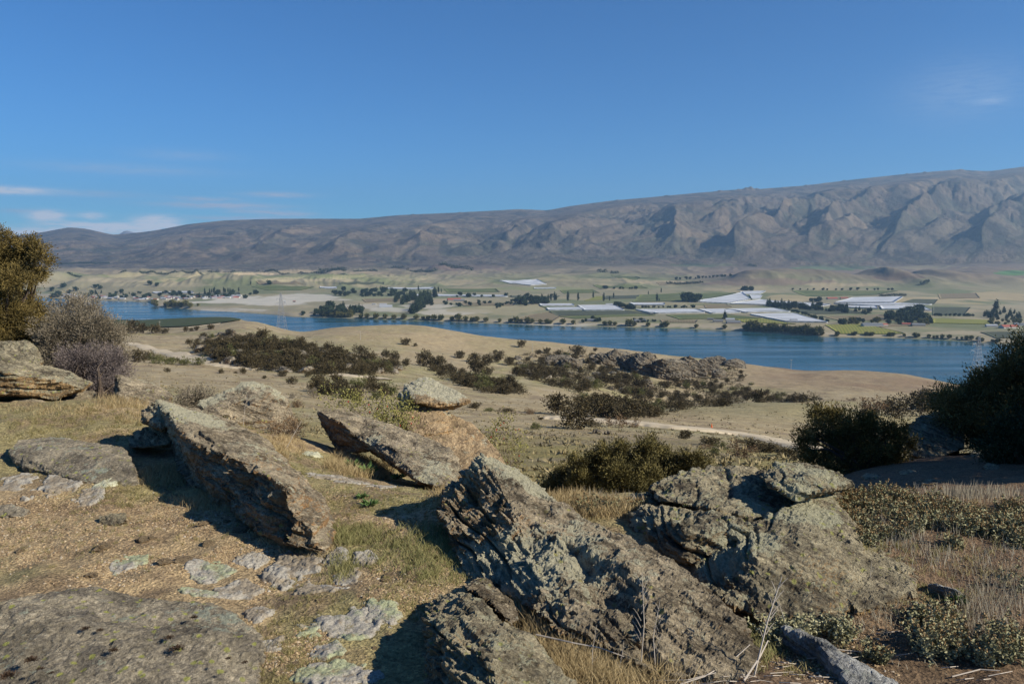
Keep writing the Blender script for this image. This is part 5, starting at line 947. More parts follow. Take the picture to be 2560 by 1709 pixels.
VIN += [([(905, 748), (1010, 745), (1020, 752), (915, 756)], 'brown', 'pale brown paddock left of the pine clump'), ([(1150, 757), (1290, 757), (1285, 764), (1160, 765)], 'brown', 'pale paddock left of the central round trees'), ([(1110, 722), (1240, 722), (1250, 730), (1120, 731)], 'green', 'green paddock under the draped net'), ([(1640, 706), (1740, 702), (1720, 710), (1650, 713)], 'brown', 'tan paddock on the slope right of centre'),
        ([(1400, 726), (1480, 724), (1500, 732), (1410, 734)], 'green', 'green paddock behind the poplars'), ([(1760, 762), (1815, 760), (1830, 768), (1765, 771)], 'brown', 'brown strip between wedge and long row'), ([(2345, 735), (2440, 733), (2450, 745), (2350, 747)], 'brown', 'golden stubble paddock at right'), ([(2170, 812), (2320, 806), (2325, 812), (2200, 818)], 'brown', 'bare paddock around the grey-roofed house'), ([(640, 704), (740, 703), (760, 711), (650, 712)], 'brown', 'tan strip on the terrace slope left of centre'), ([(850, 706), (960, 706), (960, 711), (850, 711)], 'dark', 'dark strip on the terrace slope in the centre left'), ([(1650, 800), (1745, 801), (1740, 807), (1655, 806)], 'brown', 'bare paddock by the shore track')]
for p, k, lab in VIN:
    r = drape(p, 1.5, 20, 1.4)
    if r: tag(obj('ploughed_field' if k == 'brown' else 'vineyard', mesh('vineyard', r[0], r[1], VM[k])), lab, 'field' if k == 'brown' else 'vineyard', kind='stuff')
def nearvine():
    c = [hit(u, v, 300, 1400) for u, v in ((272, 803), (345, 823), (560, 811), (600, 799))]
    us = np.linspace(272, 602, 90); V = []
    for u in us:
        v1 = np.interp(u, [272, 345, 470, 560, 602], [815, 821, 817, 807, 801]); h1 = hit(u, v1, 300, 1400)
        for t in np.linspace(0, 1, 24):
            s = h1.x / h1.y; Y = h1.y * (1 - t) + (1010 if u < 560 else 960) * t; V.append((s * Y, Y, float(ground(s * Y, Y)) + .9))
    tag(obj('vineyard', mesh('vineyard', V, gridfaces(90, 24), VM['near'])), 'dark green vineyard on the near shore at the left', 'vineyard', kind='stuff')
nearvine()

def tree_proto(kind, seed):
    rr = np.random.default_rng(seed)
    if kind == 'poplar': lb = [(np.array((rr.uniform(-.3, .3), rr.uniform(-.3, .3), z)), (1.7 * w, 1.7 * w, 3)) for z, w in ((4, .9), (7, 1.1), (10, 1), (13, .75), (16, .45))]; L, W, cl, n, m_, H = 1.4, .45, 1.0, 90, 8, 18
    elif kind == 'conifer': lb = [(np.array((rr.uniform(-.3, .3), rr.uniform(-.3, .3), z)), (w, w, 2.2)) for z, w in ((3, 3.6), (6, 3.1), (9, 2.4), (12, 1.6), (14.5, .8))]; L, W, cl, n, m_, H = 1.6, .5, 1.2, 110, 8, 15
    else: lb = [(np.array((rr.uniform(-2.2, 2.2), rr.uniform(-2.2, 2.2), rr.uniform(3, 7))), (2.8, 2.8, 2.4)) for _ in range(6)]; L, W, cl, n, m_, H = 1.4, .5, 1.2, 120, 9, 9
    mat = {'poplar': L_tree, 'conifer': L_tree, 'round': L_tree, 'willow': L_wil}[kind]
    V, Fc, T, cs = foliage(lb, n, m_, L, W, cl)
    tr = limbs((0, 0, -1), [(0, 0, H * .8)] + [tuple(c) for c in cs[:5]], .35, .06, 5).build('trunk', M_bark)
    return mesh('crown', V, Fc, mat, False, {'tint': T}), tr
TP = {k: [tree_proto(k, 10 * i + j) for j in range(2)] for i, k in enumerate(('poplar', 'conifer', 'round', 'willow'))}
TH = {'poplar': 18, 'conifer': 15.5, 'round': 10, 'willow': 10}; TN = {'poplar': 'poplar_tree', 'conifer': 'conifer_tree', 'round': 'round_tree', 'willow': 'willow_tree'}
def tree(kind, u, v, hpx, lab, group=None, sx=1.):
    h = hit(u, v, 1250, 9000)
    if h is None: return
    if h.z < 1.2: h = hit(u, v - 3, 1250, 9000)
    if h is None: return
    H = hpx / F * h.y; s = H / TH[kind] * random.uniform(.85, 1.25); c, t = random.choice(TP[kind])
    root = empty(TN[kind] if kind != 'round' else 'garden_tree' if 'garden' in lab else 'hedge_tree' if 'hedge' in lab else TN[kind], h, random.uniform(0, 6.28), (s * sx, s * sx, s)); tag(root, lab, 'tree', group); obj('crown', c, root); obj('trunk', t, root)
# willows spaced along the shore
ORD = 'first second third fourth fifth sixth seventh eighth ninth tenth eleventh twelfth thirteenth fourteenth fifteenth sixteenth seventeenth eighteenth nineteenth twentieth'.split()
for wi, u in enumerate((902, 918, 940, 962, 985, 1010, 1040, 1058, 1070, 1085, 1102, 1130, 1147, 1165, 1180, 1192, 1215, 1250, 1276, 1290, 1303, 1318, 1330, 1350, 1368, 1376, 1408, 1434, 1512, 1524, 1537, 1572, 1586, 1620, 1654, 1666, 1740, 1812)):
    tree('willow', u, np.interp(u, [900, 1030, 1336, 1700, 1850], [799, 802, 812, 822, 827]) - 1, random.uniform(9, 15), 'olive shore willow, ' + (ORD[wi] + ' from the left' if wi < 19 else ORD[37 - wi] + ' from the right') + ' along the far bank', 'willows spaced along the far shore', 1.1)
for i in range(26):
    u = 1862 + i * 7.7; tree('willow', u, np.interp(u, [1850, 2062], [828, 841]) - random.uniform(0, 4), random.uniform(12, 20), 'yellow-olive willow in the thick clump on the right shore', 'thick willow clump on the right shore', 1.1)
for i in range(34):
    u = random.uniform(2080, 2500); tree('willow', u, np.interp(u, [2062, 2235, 2503], [841, 845, 858]) - 2, random.uniform(5, 11), 'low willow on the eroded bank at the right', 'low willows on the right bank')
for i in range(20): tree('willow', random.uniform(385, 500), random.uniform(764, 770), random.uniform(8, 14), 'willow on the wooded point by the township', 'willows on the wooded point')
for i in range(34):
    u = random.uniform(805, 905); tree(random.choice(['round', 'conifer']), u, random.uniform(773, 790), random.uniform(12, 20), 'dark tree in the clump on the shore left of centre', 'dark clump on the shore', 1.)
for i in range(12): tree('willow', random.uniform(815, 880), random.uniform(789, 796), random.uniform(8, 13), 'yellow willow in front of the dark shore clump', 'yellow willows before the dark clump')
for i in range(9): tree('round', random.uniform(745, 805), random.uniform(780, 788), random.uniform(5, 9), 'small tree left of the dark shore clump', 'small trees left of the shore clump')
for i in range(34):
    t = random.random(); tree('conifer', 1030 + 58 * t + random.uniform(-8, 8), 785 - 48 * t, random.uniform(16, 26), 'tall dark pine in the slanting belt by the works yard', 'pines of the slanting belt')
for i in range(26): tree('conifer', random.uniform(985, 1080), random.uniform(742, 764), random.uniform(12, 20), 'dark pine in the clump behind the works yard', 'pines behind the works yard')
for i in range(34): tree('round', random.uniform(835, 1015), random.uniform(728, 741), random.uniform(7, 13), 'tree in the dark belt behind the gravel flats', 'dark tree belt behind the gravel flats')
for u, v, h_ in ((1046, 728, 14), (1096, 731, 15), (1103, 731, 12), (1297, 762, 18), (1355, 756, 20), (1362, 756, 16), (1371, 752, 20), (1377, 752, 17), (1386, 751, 19), (1390, 751, 17), (1420, 752, 24), (1445, 751, 18), (1483, 745, 17), (1509, 753, 18), (1524, 752, 14), (1534, 745, 14), (1642, 753, 20), (1648, 754, 10), (1621, 736, 10), (1653, 731, 10)):
    tree('poplar', u, v, h_, 'slim poplar among the fields in the centre', 'slim poplars in the centre', .9)
for i in range(40): tree('round', random.uniform(1100, 1380), random.uniform(740, 743) if random.random() < .4 else np.interp(random.random(), [0, 1], [756, 766]), random.uniform(5, 10), 'round tree in the hedges left of the poplars', 'hedge trees left of the poplars')
for i in range(22): tree('round', random.uniform(1300, 1370), random.uniform(756, 764), random.uniform(10, 18), 'round tree at the foot of the poplars', 'round trees by the poplars')
for i in range(26): t = random.random(); tree('round', 1537 + 48 * t, 764 + 9 * t, random.uniform(7, 11), 'tree in the slanted row above the bright netted square', 'slanted tree row above the net')
for i in range(88): t = random.random(); tree('conifer' if i % 3 else 'round', 1912 + 275 * t, 764 + 14 * t + random.uniform(0, 9 * t + 2), random.uniform(9, 15), 'tall dark tree in the belt beside the nearest net', 'long dark belt beside the nearest net')
for i in range(30): tree('round', random.uniform(2220, 2310), random.uniform(784, 802), random.uniform(14, 22), 'very dark round tree in the big clump at right', 'big dark clump at right')
for i in range(34): tree('willow' if random.random() < .35 else 'round', random.uniform(2100, 2330), random.uniform(803, 812), random.uniform(8, 15), 'bushy tree in the belt behind the yellow-green vineyard', 'trees behind the yellow-green vineyard')
for i in range(14): tree('round', random.uniform(1707, 1745), random.uniform(752, 756), random.uniform(12, 20), 'dark tree in the clump at the left vineyard tip', 'clump at the vineyard tip')
for i in range(9): tree('round', random.uniform(2020, 2052), random.uniform(752, 755), random.uniform(7, 10), 'tree left of the red-roofed sheds', 'trees left of the red sheds')
for i in range(10): tree('round', random.uniform(1850, 1885), random.uniform(724, 727), random.uniform(6, 10), 'dark tree on the hill above the white wedge', 'clump above the white wedge')
for i in range(26): tree('conifer', random.uniform(2455, 2550), random.uniform(781, 800), random.uniform(9, 15), 'dark tree in the belt at the right edge', 'belt at the right edge')
tree('poplar', 2490, 780, 34, 'tallest tree of the valley, a dark column near the right edge', None, 1.3)
for i in range(18): tree('willow', random.uniform(2470, 2560), random.uniform(800, 812), random.uniform(6, 10), 'yellow tree among the houses at the right edge', 'yellow trees by the right-edge houses')
tree('conifer', 1812, 798, 18, 'lone dark conifer by the white lakeside house'); tree('round', 1481, 800, 10, 'round tree beside the shore farm')
for u, v in ((158, 718), (245, 716), (238, 720), (250, 722), (375, 713), (392, 716), (627, 712), (674, 711), (190, 727), (130, 728)): tree('round' if u != 627 else 'poplar', u, v, random.uniform(7, 12), 'dark tree standing alone on the terrace slope behind the township', 'single trees behind the township')
for i in range(90): tree(random.choice(['round', 'round', 'conifer']), random.uniform(110, 640), random.uniform(733, 748), random.uniform(5, 11), 'garden tree of the lakeside township', 'garden trees of the township')
for i in range(14): tree('poplar', random.uniform(500, 600), random.uniform(728, 732), random.uniform(8, 14), 'tall tree behind the dark orchard near the township', 'tall trees behind the township orchard')
# shelterbelts far away on the terrace: each belt reads as one mass
def belt(pts, hpx, lab):
    V, Fs, Ts, n = [], [], [], 0; hs = [h for h in (hit(u, v, 2500, 9000) for u, v in pts) if h is not None]; Ym = sorted(h.y for h in hs)[len(hs) // 2] if hs else 0; hs = [Vector((h.x / h.y * Ym, Ym + 20 * i, 0)) for i, h in enumerate(hs)]
    for a, b in zip(hs[:-1], hs[1:]):
        if a is None or b is None: continue
        H = hpx / F * a.y; m = max(2, int((b - a).length / (H * .55)))
        for t in np.linspace(0, 1, m):
            p = a.lerp(b, t); g = float(ground(p.x, p.y)); k = random.uniform(.7, 1.15)
            v_, f_, t_, _ = foliage([(np.array((p.x, p.y, g + H * .45 * k)), (H * .42, H * .42, H * .5 * k))], 14, 9, H * .22, H * .08, H * .2); V.append(v_); Fs.append(f_ + n); Ts.append(t_); n += len(v_)
    if V: tag(obj('shelterbelt', mesh('shelterbelt', np.concatenate(V), np.concatenate(Fs), L_tree, False, {'tint': np.concatenate(Ts)})), lab, 'shelterbelt', kind='stuff')
belt([(130, 660), (270, 661)], 4, 'thin dark belt under the left mountains'); belt([(170, 683), (310, 682)], 5, 'dark belt on the terrace edge above the township'); belt([(350, 681), (480, 683), (520, 684)], 5, 'dark belt on the terrace above the township point')
belt([(520, 682), (620, 682), (800, 682), (855, 678)], 6, 'long dark belt along the terrace left of centre'); belt([(800, 681), (860, 678)], 9, 'dark wood at the end of the long belt'); belt([(885, 680), (940, 679)], 6, 'short belt right of the dark wood'); belt([(980, 673), (1008, 671)], 5, 'little belt under the brown hill'); belt([(1020, 680), (1090, 678)], 7, 'dark belt in the centre of the terrace'); belt([(1100, 680), (1180, 677)], 8, 'thick belt left of the brown slope')
belt([(1498, 681), (1516, 683)], 8, 'small clump on the slope above the green vineyard'); belt([(1528, 686), (1545, 683)], 6, 'small belt beside the green vineyard'); belt([(1668, 716), (1720, 711), (1760, 703)], 6, 'scrubby belt on the slope right of centre'); belt([(1870, 668), (1890, 667)], 6, 'clump at the mountain foot'); belt([(2305, 712), (2325, 712)], 9, 'dark clump between the right-hand hills'); belt([(2200, 741), (2270, 742)], 6, 'belt above the wide netted block')

# ------------------------------------------------------------------ houses
def house(u, v, w, d, h, wall, roof, lab, group=None, rz=None):
    p = hit(u, v, 1250, 7000)
    if p is None or p.z < 2: return
    root = empty('house', (p.x, p.y, p.z - .3), random.uniform(-.6, .6) if rz is None else rz); tag(root, lab, 'house', group)
    m = MB(); m.box((-w / 2, -d / 2, 0), (w / 2, d / 2, h)); n = len(m.v); m.v += [(-w / 2, 0, h + d * .22), (w / 2, 0, h + d * .22)]; m.f += [(4, 7, n), (5, n + 1, 6)]; obj('wall', m.build('wall', wall), root)
    m = MB(); e = .5; rh = h + d * .22
    for s in (-1, 1):
        b = len(m.v); y1 = s * (d / 2 + e); m.v += [(-w / 2 - e, 0, rh + .05), (w / 2 + e, 0, rh + .05), (w / 2 + e, y1, h - e * .4 + .05), (-w / 2 - e, y1, h - e * .4 + .05), (-w / 2 - e, 0, rh + .25), (w / 2 + e, 0, rh + .25), (w / 2 + e, y1, h - e * .4 + .25), (-w / 2 - e, y1, h - e * .4 + .25)]
        for f in ((0, 1, 2, 3), (7, 6, 5, 4), (0, 4, 5, 1), (1, 5, 6, 2), (2, 6, 7, 3), (3, 7, 4, 0)): m.f.append(tuple(b + i for i in f))
    obj('roof', m.build('roof', roof), root)
for i in range(120):
    u = random.uniform(330, 600) if random.random() < .75 else random.uniform(140, 330); v = np.interp(u, [126, 375, 600], [741, 749, 744]) + random.uniform(-5, 2)
    big = random.uniform(.8, 1.3); rf = random.choice([M_roofw, M_roofd, M_roofw, M_roofr]); house(u, v, 17 * big, 11 * big, 4.0, random.choice([M_wall, M_wall, M_walld]), rf, {'pale_roof': 'pale-roofed', 'grey_roof': 'grey-roofed', 'red_roof': 'red-roofed'}[rf.name] + ' house of the township across the lake', 'township houses, ' + rf.name.replace('_', ' '))
for (u, v, w, wl_, rf, lab) in ((1825, 801, 22, M_wall, M_roofw, 'white house beside the lone dark conifer'), (1776, 800, 16, M_walld, M_roofd, 'small dark shed left of the lone conifer'), (1795, 805, 24, M_walld, M_roofd, 'dark long house just above the right-centre shore'), (1833, 808, 34, M_walld, M_roofd, 'long dark house below the white one'), (1984, 803, 18, M_walld, M_roofd, 'little dark house at the corner of the nearest net'),
        (2180, 816, 46, M_wall, M_roofd, 'long grey-roofed house above the yellow-green vineyard'), (2205, 815, 24, M_wall, M_roofr, 'house right of the long grey-roofed one'), (2265, 813, 20, M_walld, M_roofr, 'small house left of the dark-roofed pair'), (2295, 815, 30, M_walld, M_roofd, 'dark house below the big dark clump'), (2478, 817, 24, M_wall, M_roofw, 'white house near the right edge'), (2522, 820, 40, M_wall, M_roofr, 'red-roofed long house near the right edge'), (2552, 814, 30, M_wall, M_roofd, 'grey house at the right edge'),
        (2080, 748, 40, M_walld, M_roofr, 'left red-roofed shed by the wide netted block'), (2110, 747, 30, M_walld, M_roofr, 'right red-roofed shed by the wide netted block'), (965, 768, 40, M_roofw, M_roofw, 'pale blue-roofed works shed on the gravel flats'), (958, 763, 24, M_wall, M_roofw, 'smaller works shed behind the pale blue one'), (935, 762, 14, M_wall, M_roofw, 'tiny white hut left of the works sheds'), (1135, 751, 50, M_walld, M_roofr, 'long brown works building in the centre'), (1148, 753, 40, M_walld, M_roofd, 'second long works building in the centre'), (1480, 803, 26, M_walld, M_roofd, 'farmhouse hidden among shore trees'), (1600, 804, 30, M_walld, M_roofd, 'low farmhouse among bushes on the shore'), (1523, 763, 24, M_wall, M_roofw, 'white shed left of the slanted tree row'), (1783, 782, 12, M_wall, M_roofw, 'tiny white hut between the netted blocks'), (736, 755, 10, M_walld, M_roofr, 'red machine shed in the middle of the gravel pit'), (712, 756, 9, M_wall, M_roofw, 'white hut in the gravel pit')):
    house(u, v, w * 1.0, w * .45, 4.2, wl_, rf, lab, None, random.uniform(-.25, .25))
for (u, v, lab) in ((1470, 806, 'shore farm'), (1610, 806, 'low farmhouse')):
    for i in range(9): tree('round', u + random.uniform(-32, 36), v - random.uniform(0, 6), random.uniform(5, 9), 'garden tree around the ' + lab, 'garden trees of the ' + lab)

for (a, b_, n_, h_, lb) in (((1240, 772), (1300, 745), 12, 6, 'hedge tree along the fence left of the central vineyard'), ((1600, 769), (1740, 769), 16, 6, 'hedge tree above the long row of nets'), ((1945, 768), (2075, 806), 18, 8, 'hedge tree along the upper edge of the nearest net'), ((1980, 725), (2240, 725), 16, 5, 'hedge tree on top of the upper green vineyard'), ((2330, 790), (2440, 790), 12, 7, 'hedge tree under the dark green block'), ((900, 742), (1010, 738), 12, 7, 'hedge tree beyond the gravel flats'), ((1500, 722), (1600, 722), 8, 6, 'hedge tree under the rolling hill'), ((1690, 700), (1830, 690), 14, 6, 'scattered tree in the dry creek right of centre')):
    for i in range(n_): t = (i + random.random()) / n_; tree('round', a[0] + (b_[0] - a[0]) * t, a[1] + (b_[1] - a[1]) * t, h_ * random.uniform(.7, 1.2), lb, lb + 's')
# ================================================================== grass, herbs, stones of the foreground
def ellpts(u, v, ru, rv, n, rect=False):
    if rect: U = u + ru * RNG.uniform(-1, 1, n); V = v + rv * RNG.uniform(-1, 1, n)
    else: a = RNG.uniform(0, 2 * math.pi, n); r = np.sqrt(RNG.random(n)); U = u + ru * r * np.cos(a); V = v + rv * r * np.sin(a)
    return hits(U, V)
def blades(base, H, W, lean=.4, curve=.5, tufts=None, spread=.03):
    n = len(base); H = np.asarray(H) * np.ones(n); W = W * np.ones(n)
    a = RNG.uniform(0, 2 * math.pi, n); d = np.stack([np.cos(a), np.sin(a), np.zeros(n)], 1); sdv = np.stack([-np.sin(a), np.cos(a), np.zeros(n)], 1)
    b2 = a * 0 + RNG.uniform(0, 2 * math.pi, n); sdv = np.stack([np.cos(b2), np.sin(b2) * .3, np.zeros(n)], 1)
    ln = lean * (.3 + RNG.random(n)); up = np.array([0, 0, 1.])
    rows = []
    for t, w in ((0, 1), (.35, .85), (.7, .55), (1, .08)):
        c = base + (up * t * (1 - .35 * curve * t * ln[:, None]) + d * (ln[:, None] * t ** (1 + curve))) * H[:, None]
        rows += [c - sdv * (W * w)[:, None], c + sdv * (W * w)[:, None]]
    V = np.stack(rows, 1).reshape(-1, 3); i = np.arange(n)[:, None] * 8; Fc = np.concatenate([i + np.array([[0, 1, 3, 2]]), i + np.array([[2, 3, 5, 4]]), i + np.array([[4, 5, 7, 6]])])
    return V, Fc
def grass_mat(name, a, b):
    m, nt, p = newmat(name); at = nd(nt, 'ShaderNodeAttribute'); at.attribute_name = 'tint'; nt.links.new(mix(nt, at.outputs['Fac'], a, b), p.inputs['Base Color']); p.inputs['Roughness'].default_value = .7; return m
G_dry = grass_mat('dry_grass', (.25, .18, .085), (.47, .37, .20)); G_grn = grass_mat('green_grass', (.13, .135, .045), (.30, .27, .12)); G_mix = grass_mat('mixed_turf', (.16, .15, .055), (.34, .28, .13)); G_gry = grass_mat('grey_stalk', (.20, .18, .13), (.38, .34, .26))
def grass(name, areas, mat, label, per=16):
    Vs, Fs, Ts, nn = [], [], [], 0
    for (u, v, ru, rv, n, H, W, lean) in areas:
        t = ellpts(u, v, ru, rv, max(1, n // per)); b = np.repeat(t, per, 0); b = b + RNG.normal(size=b.shape) * np.array([.022, .022, 0]) * (H / .08)
        b[:, 2] = ground(b[:, 0], b[:, 1]) - .004; tt = np.repeat(np.clip(RNG.normal(.5, .2, len(t)), 0, 1), per)
        V, Fc = blades(b, H * HK[name] * (.45 + .9 * RNG.random(len(b))), W, lean); Vs.append(V); Fs.append(Fc + nn); nn += len(V); Ts.append(np.repeat(np.clip(tt + .22 * RNG.normal(size=len(b)), 0, 1), 8))
    tag(obj(name, mesh(name, np.concatenate(Vs), np.concatenate(Fs), mat, False, {'tint': np.concatenate(Ts)})), label, 'grass', kind='stuff')
HK = {'dry_grass': .5, 'green_grass': .42, 'sparse_turf': .7, 'grey_stalks': .32}
grass('dry_grass', [(150, 1025, 160, 14, 1000, .10, .0022, .9), (390, 1040, 120, 22, 1300, .10, .0022, .8), (560, 1250, 120, 30, 2400, .10, .0018, .9), (420, 1190, 80, 24, 1400, .12, .002, .8), (690, 1330, 60, 40, 1500, .07, .0018, .9), (770, 1385, 60, 16, 900, .08, .0018, 1.),
                    (900, 1160, 75, 26, 4200, .16, .0022, .9), (1440, 1590, 80, 70, 5200, .20, .0018, .7), (1400, 1670, 90, 60, 4200, .20, .0018, .8), (1560, 1690, 130, 45, 3600, .16, .0016, .9), (1330, 1560, 40, 40, 1800, .15, .0018, .8), (1220, 1520, 40, 22, 900, .07, .0016, .9), (2090, 1500, 60, 40, 900, .09, .0018, .5),
                    (1500, 1275, 110, 16, 3400, .14, .0022, .6), (1420, 1262, 60, 10, 1500, .16, .002, .6), (300, 1010, 70, 10, 800, .16, .002, .6), (1130, 1240, 50, 40, 1200, .13, .002, .7), (700, 1120, 60, 30, 1500, .10, .0024, .8)],
      G_dry, 'straw-coloured dry grass around the foots of the rocks')
grass('green_grass', [(1000, 1390, 150, 45, 2600, .06, .0022, .8), (1100, 1420, 90, 50, 1600, .07, .002, .8), (880, 1340, 70, 24, 1600, .12, .002, .8), (855, 1420, 20, 26, 700, .11, .002, .8), (950, 1240, 150, 40, 1900, .035, .002, .8), (820, 1165, 110, 30, 1600, .04, .0022, .8), (2000, 1555, 80, 30, 1600, .06, .002, .8), (2310, 1485, 110, 26, 1300, .04, .002, .9), (1910, 1560, 40, 40, 800, .08, .002, .8), (1900, 1620, 40, 40, 800, .09, .002, .8), (1560, 1660, 90, 30, 700, .09, .003, .8), (1050, 1350, 100, 40, 1500, .10, .002, .8)],
      G_grn, 'short green grass in the shade and hollows between the rocks')
grass('sparse_turf', [(2330, 1330, 320, 80, 3000, .05, .002, .9), (2350, 1480, 200, 80, 600, .05, .0018, .9), (300, 1330, 320, 120, 1500, .03, .0016, 1.2), (250, 1060, 260, 50, 2500, .06, .002, 1.), (500, 1270, 300, 90, 2600, .028, .0018, 1.), (250, 1080, 260, 60, 3200, .035, .002, 1.), (150, 1330, 200, 60, 900, .025, .0016, 1.), (640, 1170, 200, 60, 1400, .035, .002, 1.), (900, 1300, 220, 70, 3600, .03, .0018, 1.), (760, 1560, 120, 130, 2600, .03, .0016, 1.), (1000, 1500, 90, 60, 1700, .03, .0016, 1.), (700, 1660, 90, 60, 1200, .03, .0016, 1.), (330, 1230, 100, 40, 1300, .04, .0018, 1.), (1980, 1620, 200, 70, 1500, .04, .0018, 1.), (560, 1080, 120, 30, 1300, .04, .002, 1.)],
      G_mix, 'thin low turf scattered over the gravel')
grass('grey_stalks', [(2380, 1300, 60, 40, 450, .20, .0016, .35), (2250, 1340, 50, 40, 600, .20, .0016, .35), (2200, 1530, 60, 30, 350, .17, .0014, .4), (2500, 1500, 90, 50, 650, .20, .0014, .4), (2440, 1560, 60, 50, 700, .17, .0014, .45), (2130, 1300, 60, 40, 500, .15, .0016, .35), (2050, 1265, 100, 14, 500, .15, .0018, .35), (2420, 1240, 120, 10, 900, .22, .0018, .3), (1500, 1262, 90, 10, 900, .20, .002, .35), (2300, 1600, 250, 70, 500, .10, .0014, .8), (1750, 1690, 120, 30, 900, .12, .0014, .9), (2330, 1400, 60, 30, 250, .18, .0015, .4), (2520, 1400, 90, 80, 600, .16, .0015, .4)],
      G_gry, 'thin bleached upright stalks rising through the herbs', 10)
# herb cover on the right bank
def herbs(P0, H, nst, nlf, L, W, spike=.5, wide=.06):
    n = len(P0); st = np.repeat(P0, nst, 0) + RNG.normal(size=(n * nst, 3)) * np.array([wide, wide, 0]) * np.repeat(H / .14, nst)[:, None]; st[:, 2] = ground(st[:, 0], st[:, 1])
    Hs = np.repeat(H, nst) * (.5 + .6 * RNG.random(len(st))); ln = RNG.normal(size=(len(st), 2)) * .28
    tp = st + np.stack([ln[:, 0] * Hs, ln[:, 1] * Hs, Hs], 1); i = np.repeat(np.arange(len(st)), nlf); t = RNG.random(len(i))[:, None] ** .8
    c = st[i] * (1 - t) + tp[i] * t; d = unit(RNG.normal(size=(len(i), 3)) * np.array([1, 1, .4]) + np.array([0, 0, .5]))
    V, Fc, T = quadleaves(c, d, L * (.6 + .8 * RNG.random(len(i))), W, np.clip(RNG.normal(.5, .18, len(i)) + .35 * (t[:, 0] - .5) + np.repeat(np.repeat(RNG.normal(0, .22, n), nst), nlf), 0, 1))
    k = RNG.random(len(st)) < spike; sp = tp[k]; dd = unit(tp[k] - st[k]); ns = 14; j = np.repeat(np.arange(len(sp)), ns); tt = RNG.random(len(j))[:, None] * .32 * Hs[k][j][:, None]
    V2, F2, T2 = quadleaves(sp[j] - dd[j] * tt * .6 + dd[j] * .01, unit(dd[j] * .7 + RNG.normal(size=(len(j), 3)) * .6), L * .5, W * .8, np.clip(RNG.normal(.55, .2, len(j)), 0, 1))
    return (V, Fc, T), (V2, F2, T2)
pp = np.concatenate([ellpts(2500, 1320, 500, 76, 940, True), ellpts(2420, 1420, 170, 60, 50, True), ellpts(1510, 1280, 90, 14, 30), ellpts(2080, 1270, 90, 18, 50)])
pp = pp[(pp[:, 1] > 2)]; keep = fbm(pp[:, 0] * 4.2, pp[:, 1] * 3.4, o=3, seed=91) > .19
sx = (pp[:, 0] / pp[:, 1]); px = CX + sx * F; keep &= (px > 1960) | (px < 1640); pp = pp[keep]
(a, b) = herbs(pp, .07 * (.6 + .8 * RNG.random(len(pp))), 12, 15, .015, .0045, .6)
tag(obj('herb_cover', mesh('herb_cover', a[0], a[1], L_thyme, False, {'tint': a[2]})), 'knee-low grey-green herbs covering the right-hand bank', 'herbs', kind='stuff')
tag(obj('seed_heads', mesh('seed_heads', b[0], b[1], L_spike, False, {'tint': b[2]})), 'brown seed heads standing above the herbs', 'seed heads', kind='stuff')
for (u, v, ru, rv, n, H, spk, lab) in ((1970, 1598, 50, 14, 13, .17, .05, 'leafy green herb clump at the foot of the layered boulder'), (2100, 1600, 26, 8, 5, .13, .1, 'smaller green herb clump right of the leafy one'), (2330, 1625, 62, 24, 17, .19, .9, 'herb clump with brown spikes near the bottom right'), (2510, 1640, 60, 26, 16, .20, .9, 'spiky herb clump in the bottom right corner'), (2350, 1560, 60, 18, 12, .14, .4, 'low herb clump right of the pale stone'), (2190, 1650, 24, 9, 4, .12, .6, 'small herb clump beside the pale ledge'), (2120, 1400, 1, 1, 1, .01, 0, '')):
    if not lab: continue
    q = ellpts(u, v, ru, rv, n); q = q[:max(3, int(len(q) * .7))]; a, b = herbs(q, H * .62 * (.7 + .5 * RNG.random(len(q))), 16, 26, .015, .0045, spk, .05); c = Vector(q.mean(0)); root = empty('herb_clump', c); tag(root, lab, 'herb clump')
    obj('foliage', mesh('foliage', a[0] - np.array(c), a[1], L_thyme, False, {'tint': a[2]}), root)
    if spk > .3: tag(obj('seed_heads', mesh('seed_heads', b[0] - np.array(c), b[1], L_spike, False, {'tint': b[2]}), root), kind='stuff')
# broad-leaved weeds
for (u, v, w, lab) in ((880, 1165, 40, 'green thistle rosette under the jutting slab'), (915, 1178, 48, 'larger thistle rosette under the jutting slab'), (995, 1195, 34, 'thistle rosette near the lower end of the jutting slab'), (905, 1243, 30, 'small green weed on the turf below the slab'), (925, 1262, 36, 'second green weed on the turf'), (1590, 1660, 50, 'dark green weed in the dry grass at the bottom'), (1500, 1700, 40, 'green weed on the bottom edge in the dry grass'), (1870, 1570, 34, 'green weed at the corner of the layered boulder'), (2390, 1500, 50, 'green weed beside the pale slab')):
    q = GP(u, v); R = w / F * q.y * .5; n = 90; a_ = RNG.uniform(0, 6.28, n); el_ = RNG.uniform(.1, .9, n); d = np.stack([np.cos(a_) * np.cos(el_), np.sin(a_) * np.cos(el_), np.sin(el_)], 1); rr_ = RNG.random(n)[:, None] * R * .8
    V, Fc, T = quadleaves(d * rr_ * np.array([1, 1, .5]), d, R * .8 * (.5 + RNG.random(n)), R * .12, RNG.random(n)); me = mesh('weed_rosette', V, Fc, bpy.data.materials.get('weed_leaf') or leaf_mat('weed_leaf', (.05, .10, .03), (.13, .20, .06)), False, {'tint': T}); o = obj('weed_rosette', me, None, q); tag(o, lab, 'weed')
